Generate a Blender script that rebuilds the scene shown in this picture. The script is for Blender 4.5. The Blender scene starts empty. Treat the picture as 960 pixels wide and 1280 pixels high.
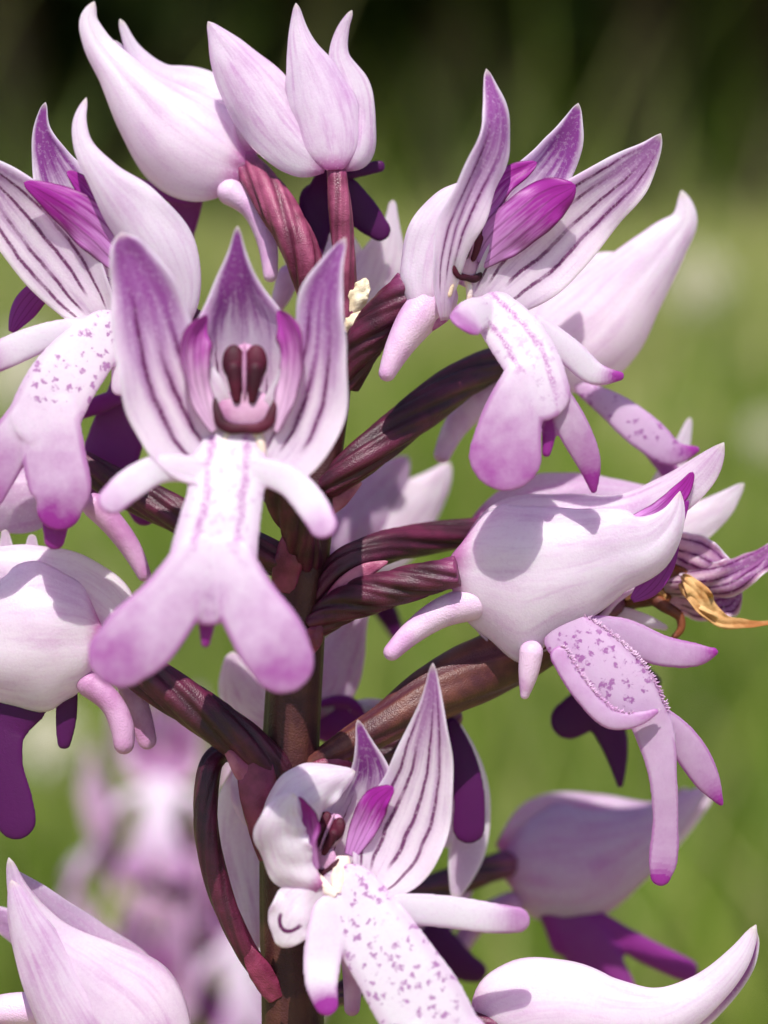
import bpy, math, random
import numpy as np
from mathutils import Vector

random.seed(7)
RNG = np.random.default_rng(11)
scene = bpy.context.scene
COL = scene.collection

# ------------------------------------------------------------------ camera, world, sun, exposure
FPX = 2860.0                 # focal length in pixels of the 960x1280 frame; also the distance of the stem, in units
UNIT = 1.0 / 22000.0         # one unit = 1/22 mm, in metres
PITCH = math.radians(9.0)
CAM = np.array([0.0, 0.0, 0.30])
AX_R = np.array([1.0, 0.0, 0.0])
AX_U = np.array([0.0, math.sin(PITCH), math.cos(PITCH)])
AX_F = np.array([0.0, math.cos(PITCH), -math.sin(PITCH)])

cam_data = bpy.data.cameras.new('camera')
cam = bpy.data.objects.new('camera', cam_data)
COL.objects.link(cam)
cam.location = CAM
cam.rotation_euler = (math.radians(90) - PITCH, 0, 0)
cam_data.sensor_fit = 'VERTICAL'
cam_data.sensor_height = 24.0
cam_data.lens = 24.0 * FPX / 1280.0
cam_data.clip_start = 0.005
cam_data.clip_end = 500.0
cam_data.dof.use_dof = True
cam_data.dof.focus_distance = (FPX - 50) * UNIT
cam_data.dof.aperture_fstop = 14.0
cam_data.dof.aperture_blades = 0
scene.camera = cam

SUN_EL, SUN_AZ = math.radians(64), math.radians(187)     # azimuth clockwise from +Y (the viewing direction)
world = bpy.data.worlds.new('World')
scene.world = world
world.use_nodes = True
wn = world.node_tree
sky = wn.nodes.new('ShaderNodeTexSky')
sky.sky_type = 'NISHITA'
sky.sun_disc = False
sky.sun_elevation = SUN_EL
sky.sun_rotation = SUN_AZ
wn.nodes['Background'].inputs['Strength'].default_value = 0.13
wn.links.new(sky.outputs[0], wn.nodes['Background'].inputs['Color'])

sun_data = bpy.data.lights.new('sun', 'SUN')
sun_data.energy = 5.0
sun_data.angle = math.radians(0.53)
sun_data.color = (1.0, 0.965, 0.92)
sun = bpy.data.objects.new('sun', sun_data)
COL.objects.link(sun)
sd = Vector((math.sin(SUN_AZ) * math.cos(SUN_EL), math.cos(SUN_AZ) * math.cos(SUN_EL), math.sin(SUN_EL)))
sun.rotation_euler = (-sd).to_track_quat('-Z', 'Y').to_euler()
sun.location = (0, 0, 3)

scene.view_settings.view_transform = 'Standard'
scene.view_settings.look = 'None'
scene.view_settings.exposure = 0.42
scene.view_settings.gamma = 1.0
scene.view_settings.use_curve_mapping = False
scene.render.engine = 'CYCLES'
scene.cycles.use_denoising = True
scene.cycles.use_adaptive_sampling = True
scene.cycles.adaptive_threshold = 0.02
scene.cycles.max_bounces = 6
scene.cycles.diffuse_bounces = 4
scene.cycles.glossy_bounces = 2
scene.cycles.transmission_bounces = 8

# ------------------------------------------------------------------ unit space helpers
def U(x, y, d):
    """photograph pixel + depth (units towards the viewer from the stem) -> unit space"""
    k = 1.0 - d / FPX
    return np.array([(x - 480.0) * k, (640.0 - y) * k, d])

def to_world(V):
    V = np.asarray(V, float).reshape(-1, 3)
    return CAM + UNIT * (V[:, :1] * AX_R + V[:, 1:2] * AX_U + (FPX - V[:, 2:3]) * AX_F)

def norm(v):
    v = np.asarray(v, float)
    return v / (np.linalg.norm(v, axis=-1, keepdims=True) + 1e-9)

def spline(P, n):
    """smooth curve through the rows of P, sampled n times, evenly by chord length"""
    P = np.asarray(P, float)
    if len(P) == 2:
        P = np.vstack([P[0], (P[0] + P[1]) / 2, P[1]])
    t = np.concatenate([[0], np.cumsum(np.sqrt(np.linalg.norm(np.diff(P[:, :3], axis=0), axis=1) + 1e-6))])
    t = np.concatenate([[0], np.cumsum(np.linalg.norm(np.diff(P[:, :3], axis=0), axis=1) ** 0.75 + 1e-6)])
    M = np.zeros_like(P)
    for i in range(1, len(P) - 1):
        h0, h1 = t[i] - t[i-1], t[i+1] - t[i]
        M[i] = ((P[i] - P[i-1]) / h0 * h1 + (P[i+1] - P[i]) / h1 * h0) / (h0 + h1)
    M[0] = 1.5 * (P[1] - P[0]) / (t[1] - t[0]) - 0.5 * M[1]
    M[-1] = 1.5 * (P[-1] - P[-2]) / (t[-1] - t[-2]) - 0.5 * M[-2]
    q = np.linspace(0, t[-1], n)
    k = np.clip(np.searchsorted(t, q, side='right') - 1, 0, len(t) - 2)
    h = (t[k+1] - t[k])[:, None]
    s = ((q - t[k])[:, None]) / h
    return ((2*s**3 - 3*s**2 + 1) * P[k] + (s**3 - 2*s**2 + s) * h * M[k] +
            (-2*s**3 + 3*s**2) * P[k+1] + (s**3 - s**2) * h * M[k+1])

def frames(C, tilt, ref):
    T = norm(np.gradient(C, axis=0))
    ref = np.broadcast_to(np.asarray(ref, float), T.shape)
    S = norm(np.cross(T, ref))
    N = np.cross(S, T)
    a = np.radians(tilt)[:, None]
    return T, S * np.cos(a) + N * np.sin(a), N * np.cos(a) - S * np.sin(a)

def wob(a, b, seed):
    r = np.random.default_rng(seed)
    o = 0
    for k in range(4):
        f1, f2, p1, p2 = r.uniform(1, 4 + k), r.uniform(.6, 2.5 + k * .6), r.uniform(0, 6.3), r.uniform(0, 6.3)
        o = o + np.sin(f1 * a * 3.1 + p1 + b * 1.3) * np.sin(f2 * b * 2 + p2) / (1 + .5 * k)
    return o / 2.5

def grid_faces(nu, nv, off=0, flip=False, wrap=False):
    i = np.arange(nu - 1)[:, None]
    j = np.arange(nv if wrap else nv - 1)[None, :]
    j2 = (j + 1) % nv
    a, b, c, d = i*nv + j, i*nv + j2, (i+1)*nv + j2, (i+1)*nv + j
    q = np.stack([a, b, c, d] if not flip else [a, d, c, b], -1).reshape(-1, 4)
    return q + off

SEED = [100]

def ribbon(sec, tilt=0, cup=0, ref=(0, 0, 1), inner='front', th=4.0, nu=56, nv=21, wave=1.0, tipcup=None, raw=False, ridge=0.0, asym=0.0):
    """petal: sections (x, y, depth, half width[, tilt[, cup]]) swept along a spline, with true thickness.
    Returns verts, faces, colour attribute (u, v, inner side)."""
    SEED[0] += 1
    seed = SEED[0]
    rows = []
    for k, s in enumerate(sec):
        p = np.array(s[:3], float) if raw else U(*s[:3])
        sc = 1.0 if raw else 1.0 - s[2] / FPX
        tl = s[4] if len(s) > 4 and s[4] is not None else tilt
        cp = s[5] if len(s) > 5 and s[5] is not None else cup
        rows.append([*p, s[3] * sc, tl, cp, s[6] if len(s) > 6 else asym])
    A = spline(rows, nu)
    C, w, tl, cp = A[:, :3], np.maximum(A[:, 3], 0.6), A[:, 4], A[:, 5]
    uu_ = np.linspace(0, 1, nu)
    w = w * (.12 + .88 * np.sqrt(np.clip(1 - (np.clip(uu_ - .955, 0, 1) / .045) ** 2, 0, 1)))
    tl = tl + wave * 9 * np.sin(uu_ * 6 + seed) * uu_ ** 2
    T, S, N = frames(C, tl, ref)
    v = np.linspace(-1, 1, nv)
    v = np.sin(v * math.pi / 2) * 0.35 + v * 0.65
    u = np.linspace(0, 1, nu)
    half = np.radians(np.clip(np.abs(cp), 1, 300)) / 2
    sg = np.sign(cp + 1e-6)
    R = w / np.where(half < math.pi / 2, np.sin(half), 1.0)
    ang = half[:, None] * v[None, :]
    UU, VV = np.meshgrid(u, v, indexing='ij')
    wv = wave * wob(UU, VV, seed)
    edge = 1 + 0.03 * wave * wob(UU * 2, np.sign(VV), seed + 900)
    off_s = R[:, None] * np.sin(ang) * edge * (1 + A[:, 6][:, None] * np.tanh(2.5 * VV))
    off_n = sg[:, None] * (R[:, None] - R[:, None] * np.cos(ang))
    off_n = off_n + wv * np.minimum(3.0, w[:, None] * .12)
    ck = np.sin(UU * (11 + seed % 5) + seed + 1.7 * np.sign(VV)) + .6 * np.sin(UU * (23 + seed % 7) + 2 * seed * np.sign(VV))
    off_n = off_n + wave * ck * np.abs(VV) ** 4 * np.minimum(3.4, w[:, None] * .11)
    off_n = off_n - ridge * np.exp(-(VV / .12) ** 2) * np.minimum(1, w[:, None] / 30) * sg[:, None] * -1
    P = C[:, None, :] + S[:, None, :] * off_s[..., None] + N[:, None, :] * off_n[..., None]
    du = np.gradient(P, axis=0)
    dv = np.gradient(P, axis=1)
    NN = norm(np.cross(dv, du))
    tt = th * 0.5 * np.sqrt(np.clip(1 - np.abs(VV) ** 6, 0.04, 1)) * np.clip(w[:, None] / 14, .25, 1)
    F = P + NN * tt[..., None]
    B = P - NN * tt[..., None]
    V = np.vstack([F.reshape(-1, 3), B.reshape(-1, 3)])
    n = nu * nv
    faces = [grid_faces(nu, nv, 0), grid_faces(nu, nv, n, flip=True)]
    per = np.concatenate([np.arange(nv), (np.arange(1, nu)) * nv + nv - 1, (nu - 1) * nv + np.arange(nv - 2, -1, -1), np.arange(nu - 2, 0, -1) * nv])
    p2 = np.roll(per, -1)
    faces.append(np.stack([per, per + n, p2 + n, p2], -1))
    cf = np.stack([UU, VV * .5 + .5, np.full_like(UU, 1.0 if inner == 'front' else 0.0)], -1).reshape(-1, 3)
    cb = cf.copy()
    cb[:, 2] = 1 - cb[:, 2]
    if inner == 'both':
        cf[:, 2] = cb[:, 2] = 1
    if inner == 'none':
        cf[:, 2] = cb[:, 2] = 0
    return V, np.vstack(faces), np.vstack([cf, cb])

def tube(sec, raw=False, n=60, m=24, ribs=0, rib=0.0, twist=0.0, flat=1.0, ref=(0, 0, 1), caps=True, lump=0.0):
    """round or ribbed tube: sections (x, y, depth, radius)"""
    SEED[0] += 1
    rows = []
    for s in sec:
        p = np.array(s[:3], float) if raw else U(*s[:3])
        rows.append([*p, s[3] * (1.0 if raw else 1.0 - s[2] / FPX)])
    A = spline(rows, n)
    C, r = A[:, :3], np.maximum(A[:, 3], 1e-4)
    if caps:
        T = norm(np.gradient(C, axis=0))
        k = np.radians([88, 66, 44, 22])
        C0 = C[0] - T[0] * r[0] * np.sin(k)[:, None]
        C1 = C[-1] + T[-1] * r[-1] * np.sin(k[::-1])[:, None]
        C = np.vstack([C0, C, C1])
        r = np.concatenate([r[0] * np.cos(k), r, r[-1] * np.cos(k[::-1])])
    nn = len(C)
    T, S, N = frames(C, np.zeros(nn), ref)
    th = np.linspace(0, 2 * math.pi, m, endpoint=False)
    u = np.linspace(0, 1, nn)
    ph = ribs * (th[None, :] + twist * u[:, None])
    groove = (.5 + .5 * np.cos(ph)) ** 5 + .45 * (.5 + .5 * np.cos(ph + 2.4)) ** 8
    rr = r[:, None] * (1 + rib * .35 - rib * groove * (1 if ribs else 0))
    if lump:
        rr = rr * (1 + lump * wob(u[:, None] * 2, th[None, :], SEED[0]))
    P = C[:, None] + S[:, None] * (rr * np.cos(th))[..., None] + N[:, None] * (rr * np.sin(th) * flat)[..., None]
    UU = np.repeat(u[:, None], m, 1)
    RR = np.clip(groove, 0, 1) if ribs else np.zeros((nn, m))
    cc = np.stack([UU, np.broadcast_to(RR, UU.shape), np.broadcast_to(th / 6.2832, UU.shape)], -1).reshape(-1, 3)
    f = [grid_faces(nn, m, 0, wrap=True)]
    V = P.reshape(-1, 3)
    ends = np.array([C[0], C[-1]])
    V = np.vstack([V, ends])
    cc = np.vstack([cc, [[0, .5, 0], [1, .5, 0]]])
    j = np.arange(m)
    a, b = len(V) - 2, len(V) - 1
    tri0 = np.stack([np.full(m, a), (j + 1) % m, j, j], -1)
    tri1 = np.stack([np.full(m, b), (nn - 1) * m + j, (nn - 1) * m + (j + 1) % m, (nn - 1) * m + (j + 1) % m], -1)
    return V, np.vstack([f[0], tri0, tri1]), cc

def ball(c, rad, raw=False, rot=None, n=14, m=18):
    c = np.array(c, float) if raw else U(*c)
    a = np.linspace(-math.pi / 2, math.pi / 2, n)
    b = np.linspace(0, 2 * math.pi, m, endpoint=False)
    A, B = np.meshgrid(a, b, indexing='ij')
    P = np.stack([np.cos(A) * np.cos(B) * rad[0], np.sin(A) * rad[1], np.cos(A) * np.sin(B) * rad[2]], -1).reshape(-1, 3)
    if rot is not None:
        P = P @ np.asarray(rot).T
    cc = np.stack([A / math.pi + .5, B / 6.2832, np.zeros_like(A)], -1).reshape(-1, 3)
    return P + c, grid_faces(n, m, 0, wrap=True), cc

def join(*parts):
    V, F, C, o = [], [], [], 0
    for v, f, c in parts:
        V.append(v); F.append(f + o); C.append(c); o += len(v)
    return np.vstack(V), np.vstack(F), np.vstack(C)

def raw_mesh(name, V, F):
    me = bpy.data.meshes.new(name)
    fl = []
    for q in F:
        fl.append([q[0], q[1], q[2]] if q[2] == q[3] else list(q))
    me.from_pydata([tuple(v) for v in V], [], fl)
    return me

def set_attr(me, name, C):
    at = me.color_attributes.new(name, 'FLOAT_COLOR', 'POINT')
    arr = np.ones((len(C), 4), np.float32)
    arr[:, :C.shape[1]] = C
    at.data.foreach_set('color', arr.ravel())

def mesh_object(name, geo, mat, parent, attrs=None, label=None):
    """one mesh object; geometry in unit space, origin at its own first vertices' centre, child of parent"""
    V, F, C = geo
    W = to_world(V)
    o0 = W.mean(0)
    me = raw_mesh(name, W - o0, F)
    set_attr(me, 'part', C)
    for k, a in (attrs or {}).items():
        set_attr(me, k, a)
    me.shade_smooth()
    me.materials.append(mat)
    ob = bpy.data.objects.new(name, me)
    COL.objects.link(ob)
    if parent is not None:
        ob.parent = parent
        ob.location = Vector(o0) - Vector(parent['_w'])
    else:
        ob.location = o0
    if label:
        ob['label'] = label
    return ob

def empty(name, w, parent=None):
    e = bpy.data.objects.new(name, None)
    e.empty_display_size = 0.005
    COL.objects.link(e)
    e['_w'] = [float(q) for q in w]
    if parent is not None:
        e.parent = parent
        e.location = Vector(w) - Vector(parent['_w'])
    else:
        e.location = w
    return e

# lips: several flattened limbs blended into one continuous skin
def limb_loft(A, Tn, m=20):
    C, w, th, tl = A[:, :3], A[:, 3], A[:, 4], A[:, 5]
    T = norm(np.gradient(C, axis=0))
    k = np.radians([85, 68, 50, 32, 15])
    C = np.vstack([C[0] - T[0] * w[0] * np.sin(k)[:, None], C, C[-1] + T[-1] * w[-1] * np.sin(k[::-1])[:, None]])
    ww = np.concatenate([w[0] * np.cos(k), w, w[-1] * np.cos(k[::-1])])
    tt = np.concatenate([th[0] * np.sqrt(np.cos(k)), th, th[-1] * np.sqrt(np.cos(k[::-1]))])
    tl = np.concatenate([np.full(5, tl[0]), tl, np.full(5, tl[-1])])
    T, S, N = frames(C, tl, Tn)
    a = np.linspace(0, 2 * math.pi, m, endpoint=False)
    ca, sa = np.cos(a), np.sin(a)
    sa = np.sign(sa) * np.abs(sa) ** .6
    sx = np.sign(ca) * np.abs(ca) ** .75
    P = C[:, None] + S[:, None] * (ww[:, None] * sx)[..., None] + N[:, None] * (tt[:, None] * sa)[..., None]
    # slightly convex blade: the edges fall away from the front
    P = P - N[:, None] * (ww[:, None] * .06 * sx ** 2)[..., None]
    V = np.vstack([P.reshape(-1, 3), C[:1], C[-1:]])
    nn = len(C)
    j = np.arange(m)
    f = np.vstack([grid_faces(nn, m, 0, wrap=True),
                   np.stack([np.full(m, nn * m), (j + 1) % m, j, j], -1),
                   np.stack([np.full(m, nn * m + 1), (nn - 1) * m + j, (nn - 1) * m + (j + 1) % m, (nn - 1) * m + (j + 1) % m], -1)])
    return V, f

LAST = {}

def lip_geo(limbs, voxel=2.6, smooth=6, raw=False, ref=(0, 0, 1)):
    """limbs: list of (sections, options); section = (x, y, depth, half width, purple[, tilt]); first limb is the torso"""
    V, F, o = [], [], 0
    D = []
    for li, (sec, opt) in enumerate(limbs):
        rows = []
        for s in sec:
            p = np.array(s[:3], float) if raw else U(*s[:3])
            sc = 1.0 if raw else 1.0 - s[2] / FPX
            tl = s[5] if len(s) > 5 else opt.get('tilt', 0)
            rows.append([*p, s[3] * sc, opt.get('th', max(3.8, voxel * 1.45)), tl, s[4]])
        A = spline(rows, 26)
        A[:, 3] = np.maximum(A[:, 3], 2.5)
        A[:, 4] = np.minimum(A[:, 4], np.maximum(A[:, 3] * .7, 3.5))
        v, f = limb_loft(A[:, :6], opt.get('ref', ref))
        V.append(v); F.append(f + o); o += len(v)
        T, S, N = frames(A[:, :3], A[:, 5], opt.get('ref', ref))
        D.append((A, T, S, N, li == 0))
    me = raw_mesh('tmp', np.vstack(V), np.vstack(F))
    ob = bpy.data.objects.new('tmp', me)
    COL.objects.link(ob)
    m = ob.modifiers.new('r', 'REMESH'); m.mode = 'VOXEL'; m.voxel_size = voxel; m.adaptivity = 0
    m = ob.modifiers.new('s', 'SMOOTH'); m.factor = .5; m.iterations = smooth
    dg = bpy.context.evaluated_depsgraph_get()
    ev = ob.evaluated_get(dg)
    m2 = ev.to_mesh()
    n = len(m2.vertices)
    X = np.empty(n * 3); m2.vertices.foreach_get('co', X); X = X.reshape(-1, 3)
    NR = np.empty(n * 3); m2.vertex_normals.foreach_get('vector', NR); NR = NR.reshape(-1, 3)
    FF = np.array([list(p.vertices) if len(p.vertices) == 4 else list(p.vertices) + [p.vertices[-1]] for p in m2.polygons])
    ev.to_mesh_clear()
    bpy.data.objects.remove(ob); bpy.data.meshes.remove(me)
    best = np.full(n, 1e9)
    tint_a, wsum = np.zeros(n), np.zeros(n)
    lat, along, sgn, torso, front = np.ones(n), np.zeros(n), np.zeros(n), np.zeros(n), np.zeros(n)
    for A, T, S, N, is_t in D:
        d = np.linalg.norm(X[:, None] - A[None, :, :3], axis=2) / A[None, :, 3]
        k = d.argmin(1)
        dm = d[np.arange(n), k]
        rel = X - A[k, :3]
        s_lat = (rel * S[k]).sum(1) / A[k, 3]
        wgt = 1 / (dm ** 4 + .02)
        tint_a += wgt * A[k, 6]; wsum += wgt
        torso += wgt * (1.0 if is_t else 0.0)
        front += wgt * (NR * N[k]).sum(1)
        up = dm < best
        best = np.where(up, dm, best)
        lat = np.where(up, np.minimum(dm, 1.2), lat)
        along = np.where(up, k / 25.0, along)
        sgn = np.where(up, s_lat, sgn)
    LAST.clear(); LAST.update(X=X, NR=NR, torso=torso / wsum)
    part = np.stack([np.clip(tint_a / wsum, 0, 1), np.clip(lat, 0, 1), np.clip(front / wsum * .5 + .5, 0, 1)], 1)
    lip = np.stack([along, np.clip(sgn * .5 + .5, 0, 1), np.clip(torso / wsum, 0, 1)], 1)
    return (X, FF, part), {'lip': lip}

# ------------------------------------------------------------------ materials
class NT:
    def __init__(self, name):
        self.m = bpy.data.materials.new(name)
        self.m.use_nodes = True
        self.t = self.m.node_tree
        self.t.nodes.clear()
    def n(self, typ, **kw):
        nd = self.t.nodes.new(typ)
        for k, v in kw.items():
            setattr(nd, k, v)
        return nd
    def put(self, sock, val):
        if isinstance(val, bpy.types.NodeSocket):
            self.t.links.new(val, sock)
        elif isinstance(val, (tuple, list)) and len(val) == 3 and sock.type == 'RGBA':
            sock.default_value = (*val, 1)
        else:
            sock.default_value = val
    def math(self, op, a, b=0.0, c=0.0, clamp=False):
        nd = self.n('ShaderNodeMath', operation=op, use_clamp=clamp)
        self.put(nd.inputs[0], a); self.put(nd.inputs[1], b)
        if op in ('MULTIPLY_ADD', 'SMOOTH_MIN'):
            self.put(nd.inputs[2], c)
        return nd.outputs[0]
    def mul(self, a, b): return self.math('MULTIPLY', a, b)
    def add(self, a, b): return self.math('ADD', a, b)
    def sub(self, a, b): return self.math('SUBTRACT', a, b)
    def absv(self, a): return self.math('ABSOLUTE', a)
    def step(self, x, lo, hi, a=0.0, b=1.0):
        nd = self.n('ShaderNodeMapRange', interpolation_type='SMOOTHSTEP')
        self.put(nd.inputs[0], x); self.put(nd.inputs[1], lo); self.put(nd.inputs[2], hi)
        self.put(nd.inputs[3], a); self.put(nd.inputs[4], b)
        return nd.outputs[0]
    def mix(self, f, a, b):
        nd = self.n('ShaderNodeMix', data_type='RGBA')
        self.put(nd.inputs[0], f); self.put(nd.inputs[6], a); self.put(nd.inputs[7], b)
        return nd.outputs[2]
    def noise(self, vec, scale, detail=2.0, rough=.5):
        nd = self.n('ShaderNodeTexNoise')
        self.put(nd.inputs['Vector'], vec); nd.inputs['Scale'].default_value = scale
        nd.inputs['Detail'].default_value = detail; nd.inputs['Roughness'].default_value = rough
        return nd.outputs['Fac']
    def comb(self, x, y, z):
        nd = self.n('ShaderNodeCombineXYZ')
        for i, q in enumerate((x, y, z)):
            self.put(nd.inputs[i], q)
        return nd.outputs[0]
    def attr(self, name):
        a = self.n('ShaderNodeAttribute', attribute_name=name)
        s = self.n('ShaderNodeSeparateColor')
        self.t.links.new(a.outputs['Color'], s.inputs[0])
        return s.outputs[0], s.outputs[1], s.outputs[2]
    def objmm(self):
        """object coordinates in millimetres, shifted by a per-object random"""
        tc = self.n('ShaderNodeTexCoord')
        oi = self.n('ShaderNodeObjectInfo')
        v = self.n('ShaderNodeVectorMath', operation='SCALE')
        self.t.links.new(tc.outputs['Object'], v.inputs[0]); v.inputs['Scale'].default_value = 1000
        a = self.n('ShaderNodeVectorMath', operation='ADD')
        self.t.links.new(v.outputs[0], a.inputs[0])
        r = self.mul(oi.outputs['Random'], 57.0)
        self.t.links.new(self.comb(r, r, r), a.inputs[1])
        return a.outputs[0], oi.outputs['Random']
    def out(self, col, rough=.45, spec=.4, trans=0.0, bump=None, bdist=1e-5, bstr=.5, tcol=None, coat=0.0, sheen=0.0, sss=0.0):
        p = self.n('ShaderNodeBsdfPrincipled')
        if sss:
            p.inputs['Subsurface Weight'].default_value = sss
            p.inputs['Subsurface Radius'].default_value = (1.0, .7, .95)
            p.inputs['Subsurface Scale'].default_value = 0.0005
        self.put(p.inputs['Base Color'], col)
        self.put(p.inputs['Roughness'], rough)
        self.put(p.inputs['Specular IOR Level'], spec)
        p.inputs['Sheen Weight'].default_value = sheen
        o = self.n('ShaderNodeOutputMaterial')
        nrm = None
        if bump is not None:
            b = self.n('ShaderNodeBump')
            b.inputs['Strength'].default_value = bstr
            b.inputs['Distance'].default_value = bdist
            self.t.links.new(bump, b.inputs['Height'])
            nrm = b.outputs[0]
            self.t.links.new(nrm, p.inputs['Normal'])
        if trans:
            tr = self.n('ShaderNodeBsdfTranslucent')
            g = self.n('ShaderNodeMix', data_type='RGBA', blend_type='MULTIPLY')
            g.inputs[0].default_value = 1.0
            self.put(g.inputs[6], col); g.inputs[7].default_value = (*(tcol or (1, 1, 1)), 1)
            self.put(tr.inputs['Color'], g.outputs[2])
            mx = self.n('ShaderNodeMixShader')
            self.put(mx.inputs[0], trans)
            self.t.links.new(p.outputs[0], mx.inputs[1]); self.t.links.new(tr.outputs[0], mx.inputs[2])
            self.t.links.new(mx.outputs[0], o.inputs[0])
        else:
            self.t.links.new(p.outputs[0], o.inputs[0])
        return self.m

def srgb(r, g, b):
    f = lambda c: (c / 255 / 12.92) if c / 255 <= .04045 else ((c / 255 + .055) / 1.055) ** 2.4
    return (f(r), f(g), f(b))

PALE = srgb(248, 236, 246)
WHITE = srgb(248, 240, 247)
LILAC = srgb(210, 158, 206)
PURPLE = srgb(150, 50, 156)
VEIN = srgb(104, 4, 88)
MAGENTA = srgb(162, 34, 152)

def sepal_mat(name, veins=(-.55, -.15, .25, .62), vein_w=.035, purple=.6, outer_purple=.25, band=0.0, p0=.28, p1=.72, mark=False, tipwhite=.95, u0=.12, u1=.9, warm=0.0, base=PALE, edge_tint=0.0):
    t = NT(name)
    u, vv, side = t.attr('part')
    v = t.math('MULTIPLY_ADD', vv, 2.0, -1.0)
    mm, rnd = t.objmm()
    r57 = t.mul(rnd, 57.0)
    streak = t.noise(t.comb(t.mul(u, 2.0), t.mul(v, 3.4), r57), 1.6, 3, .55)
    blot = t.noise(mm, .35, 2, .5)
    fine = t.noise(mm, 9.0, 2, .6)
    # outside: pale with lilac streaks, magenta at the base, faint nerves
    o_f = t.mul(t.step(streak, .42, .75), outer_purple)
    o_f = t.add(o_f, t.mul(t.step(blot, .45, .8), outer_purple * .6))
    col_o = t.mix(o_f, base, LILAC)
    nerve = None
    for v0 in (-.62, -.3, .02, .33, .64):
        l = t.step(t.absv(t.sub(t.add(v, t.mul(t.sub(blot, .5), .12)), v0)), .0, .034, 1, 0)
        nerve = l if nerve is None else t.math('MAXIMUM', nerve, l)
    col_o = t.mix(t.mul(nerve, t.mul(t.step(u, .95, .3), t.mul(t.step(streak, .3, .7), .22))), col_o, LILAC)
    col_o = t.mix(t.mul(t.step(t.add(u, t.mul(streak, .08)), .17, .05), .8), col_o, srgb(190, 80, 165))
    col_o = t.mix(t.mul(t.step(u, .8, .98), edge_tint), col_o, PURPLE)
    # inside: purple upper half, dark veins, pale border
    p_f = t.mul(t.step(t.add(u, t.mul(t.sub(streak, .5), .6)), p0, p1), purple)
    p_f = t.mul(p_f, t.step(t.absv(v), 1.0, .6, .15, 1.0))
    p_f = t.math('MAXIMUM', p_f, t.mul(t.step(streak, .5, .8), purple * .45))
    col_i = t.mix(p_f, base, PURPLE)
    line = None
    wv = t.add(v, t.math('MULTIPLY_ADD', t.noise(t.comb(t.mul(u, 5), r57, 0), 1.5, 2), .16, -.08))
    wv = t.add(wv, t.math('MULTIPLY_ADD', fine, .03, -.015))
    for k, v0 in enumerate(veins):
        l = t.step(t.absv(t.sub(wv, v0)), vein_w * .4, vein_w * 1.3, 1, 0)
        a, b = u0 + .05 * ((k * 7) % 3), u1 - .13 * ((k * 5) % 3) - .25 * abs(v0) ** 2
        l = t.mul(l, t.mul(t.step(u, a, a + .07), t.step(u, b, b - .22)))
        l = t.mul(l, t.step(t.noise(t.comb(t.mul(u, 6), float(k * 3.7), r57), 1.4, 2), .25, .5, .35, 1.0))
        line = l if line is None else t.math('MAXIMUM', line, l)
    if band:
        soft = None
        for k, v0 in enumerate(veins):
            l = t.step(t.absv(t.sub(wv, v0)), .02, .2, 1, 0)
            soft = l if soft is None else t.math('MAXIMUM', soft, l)
        col_i = t.mix(t.mul(soft, t.mul(t.step(u, .1, .35), band)), col_i, srgb(158, 70, 160))
    if line is not None:
        col_i = t.mix(t.mul(line, .92), col_i, VEIN)
    col_i = t.mix(t.step(t.absv(v), .86, .98, 0, .8), col_i, WHITE)
    if mark:
        rr_ = t.math('SQRT', t.add(t.math('POWER', t.mul(t.sub(u, .6), 2.6), 2.0), t.math('POWER', t.sub(v, .05), 2.0)))
        ring = t.mul(t.step(t.absv(t.sub(t.add(rr_, t.mul(fine, .06)), .43)), .05, .1, 1, 0), t.step(u, .57, .62))
        col_o = t.mix(ring, col_o, VEIN)
    col = t.mix(side, col_o, col_i)
    col = t.mix(t.mul(t.step(u, tipwhite, 1.0), .75), col, srgb(236, 226, 214))
    grain = t.noise(mm, 5.0, 3, .7)
    col = t.mix(t.step(grain, .48, .75, 0, .12), col, srgb(200, 152, 196))
    col = t.mix(t.step(grain, .5, .3, 0, .3), col, srgb(253, 247, 252))
    cells = t.n('ShaderNodeTexVoronoi'); t.put(cells.inputs['Vector'], mm); cells.inputs['Scale'].default_value = 8
    h = t.add(t.mul(cells.outputs['Distance'], 1.1), t.mul(fine, .9))
    return t.out(col, rough=.38, spec=.45, trans=.62, tcol=(1, .86, 1), bump=h, bdist=2.2e-5, bstr=.6, sss=.6)

def petal_mat(name, col_a=MAGENTA, col_b=srgb(206, 140, 205), edge=True, lo=.15, hi=.75):
    t = NT(name)
    u, vv, side = t.attr('part')
    v = t.math('MULTIPLY_ADD', vv, 2.0, -1.0)
    mm, rnd = t.objmm()
    streak = t.noise(t.comb(t.mul(u, 2.5), t.mul(v, 5), t.mul(rnd, 57.0)), 1.7, 3, .6)
    f = t.step(t.add(u, t.mul(t.sub(streak, .5), .9)), lo, hi)
    col = t.mix(f, col_b, col_a)
    line = None
    wv = t.add(v, t.math('MULTIPLY_ADD', streak, .12, -.06))
    for v0 in (-.42, .06, .45):
        l = t.step(t.absv(t.sub(wv, v0)), .01, .07, 1, 0)
        line = l if line is None else t.math('MAXIMUM', line, l)
    col = t.mix(t.mul(line, .5), col, VEIN)
    if edge:
        col = t.mix(t.step(t.absv(v), .84, .97, 0, .75), col, VEIN)
    return t.out(col, rough=.45, spec=.35, trans=.4, bump=t.noise(mm, 12, 2), bdist=2e-5)

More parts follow.
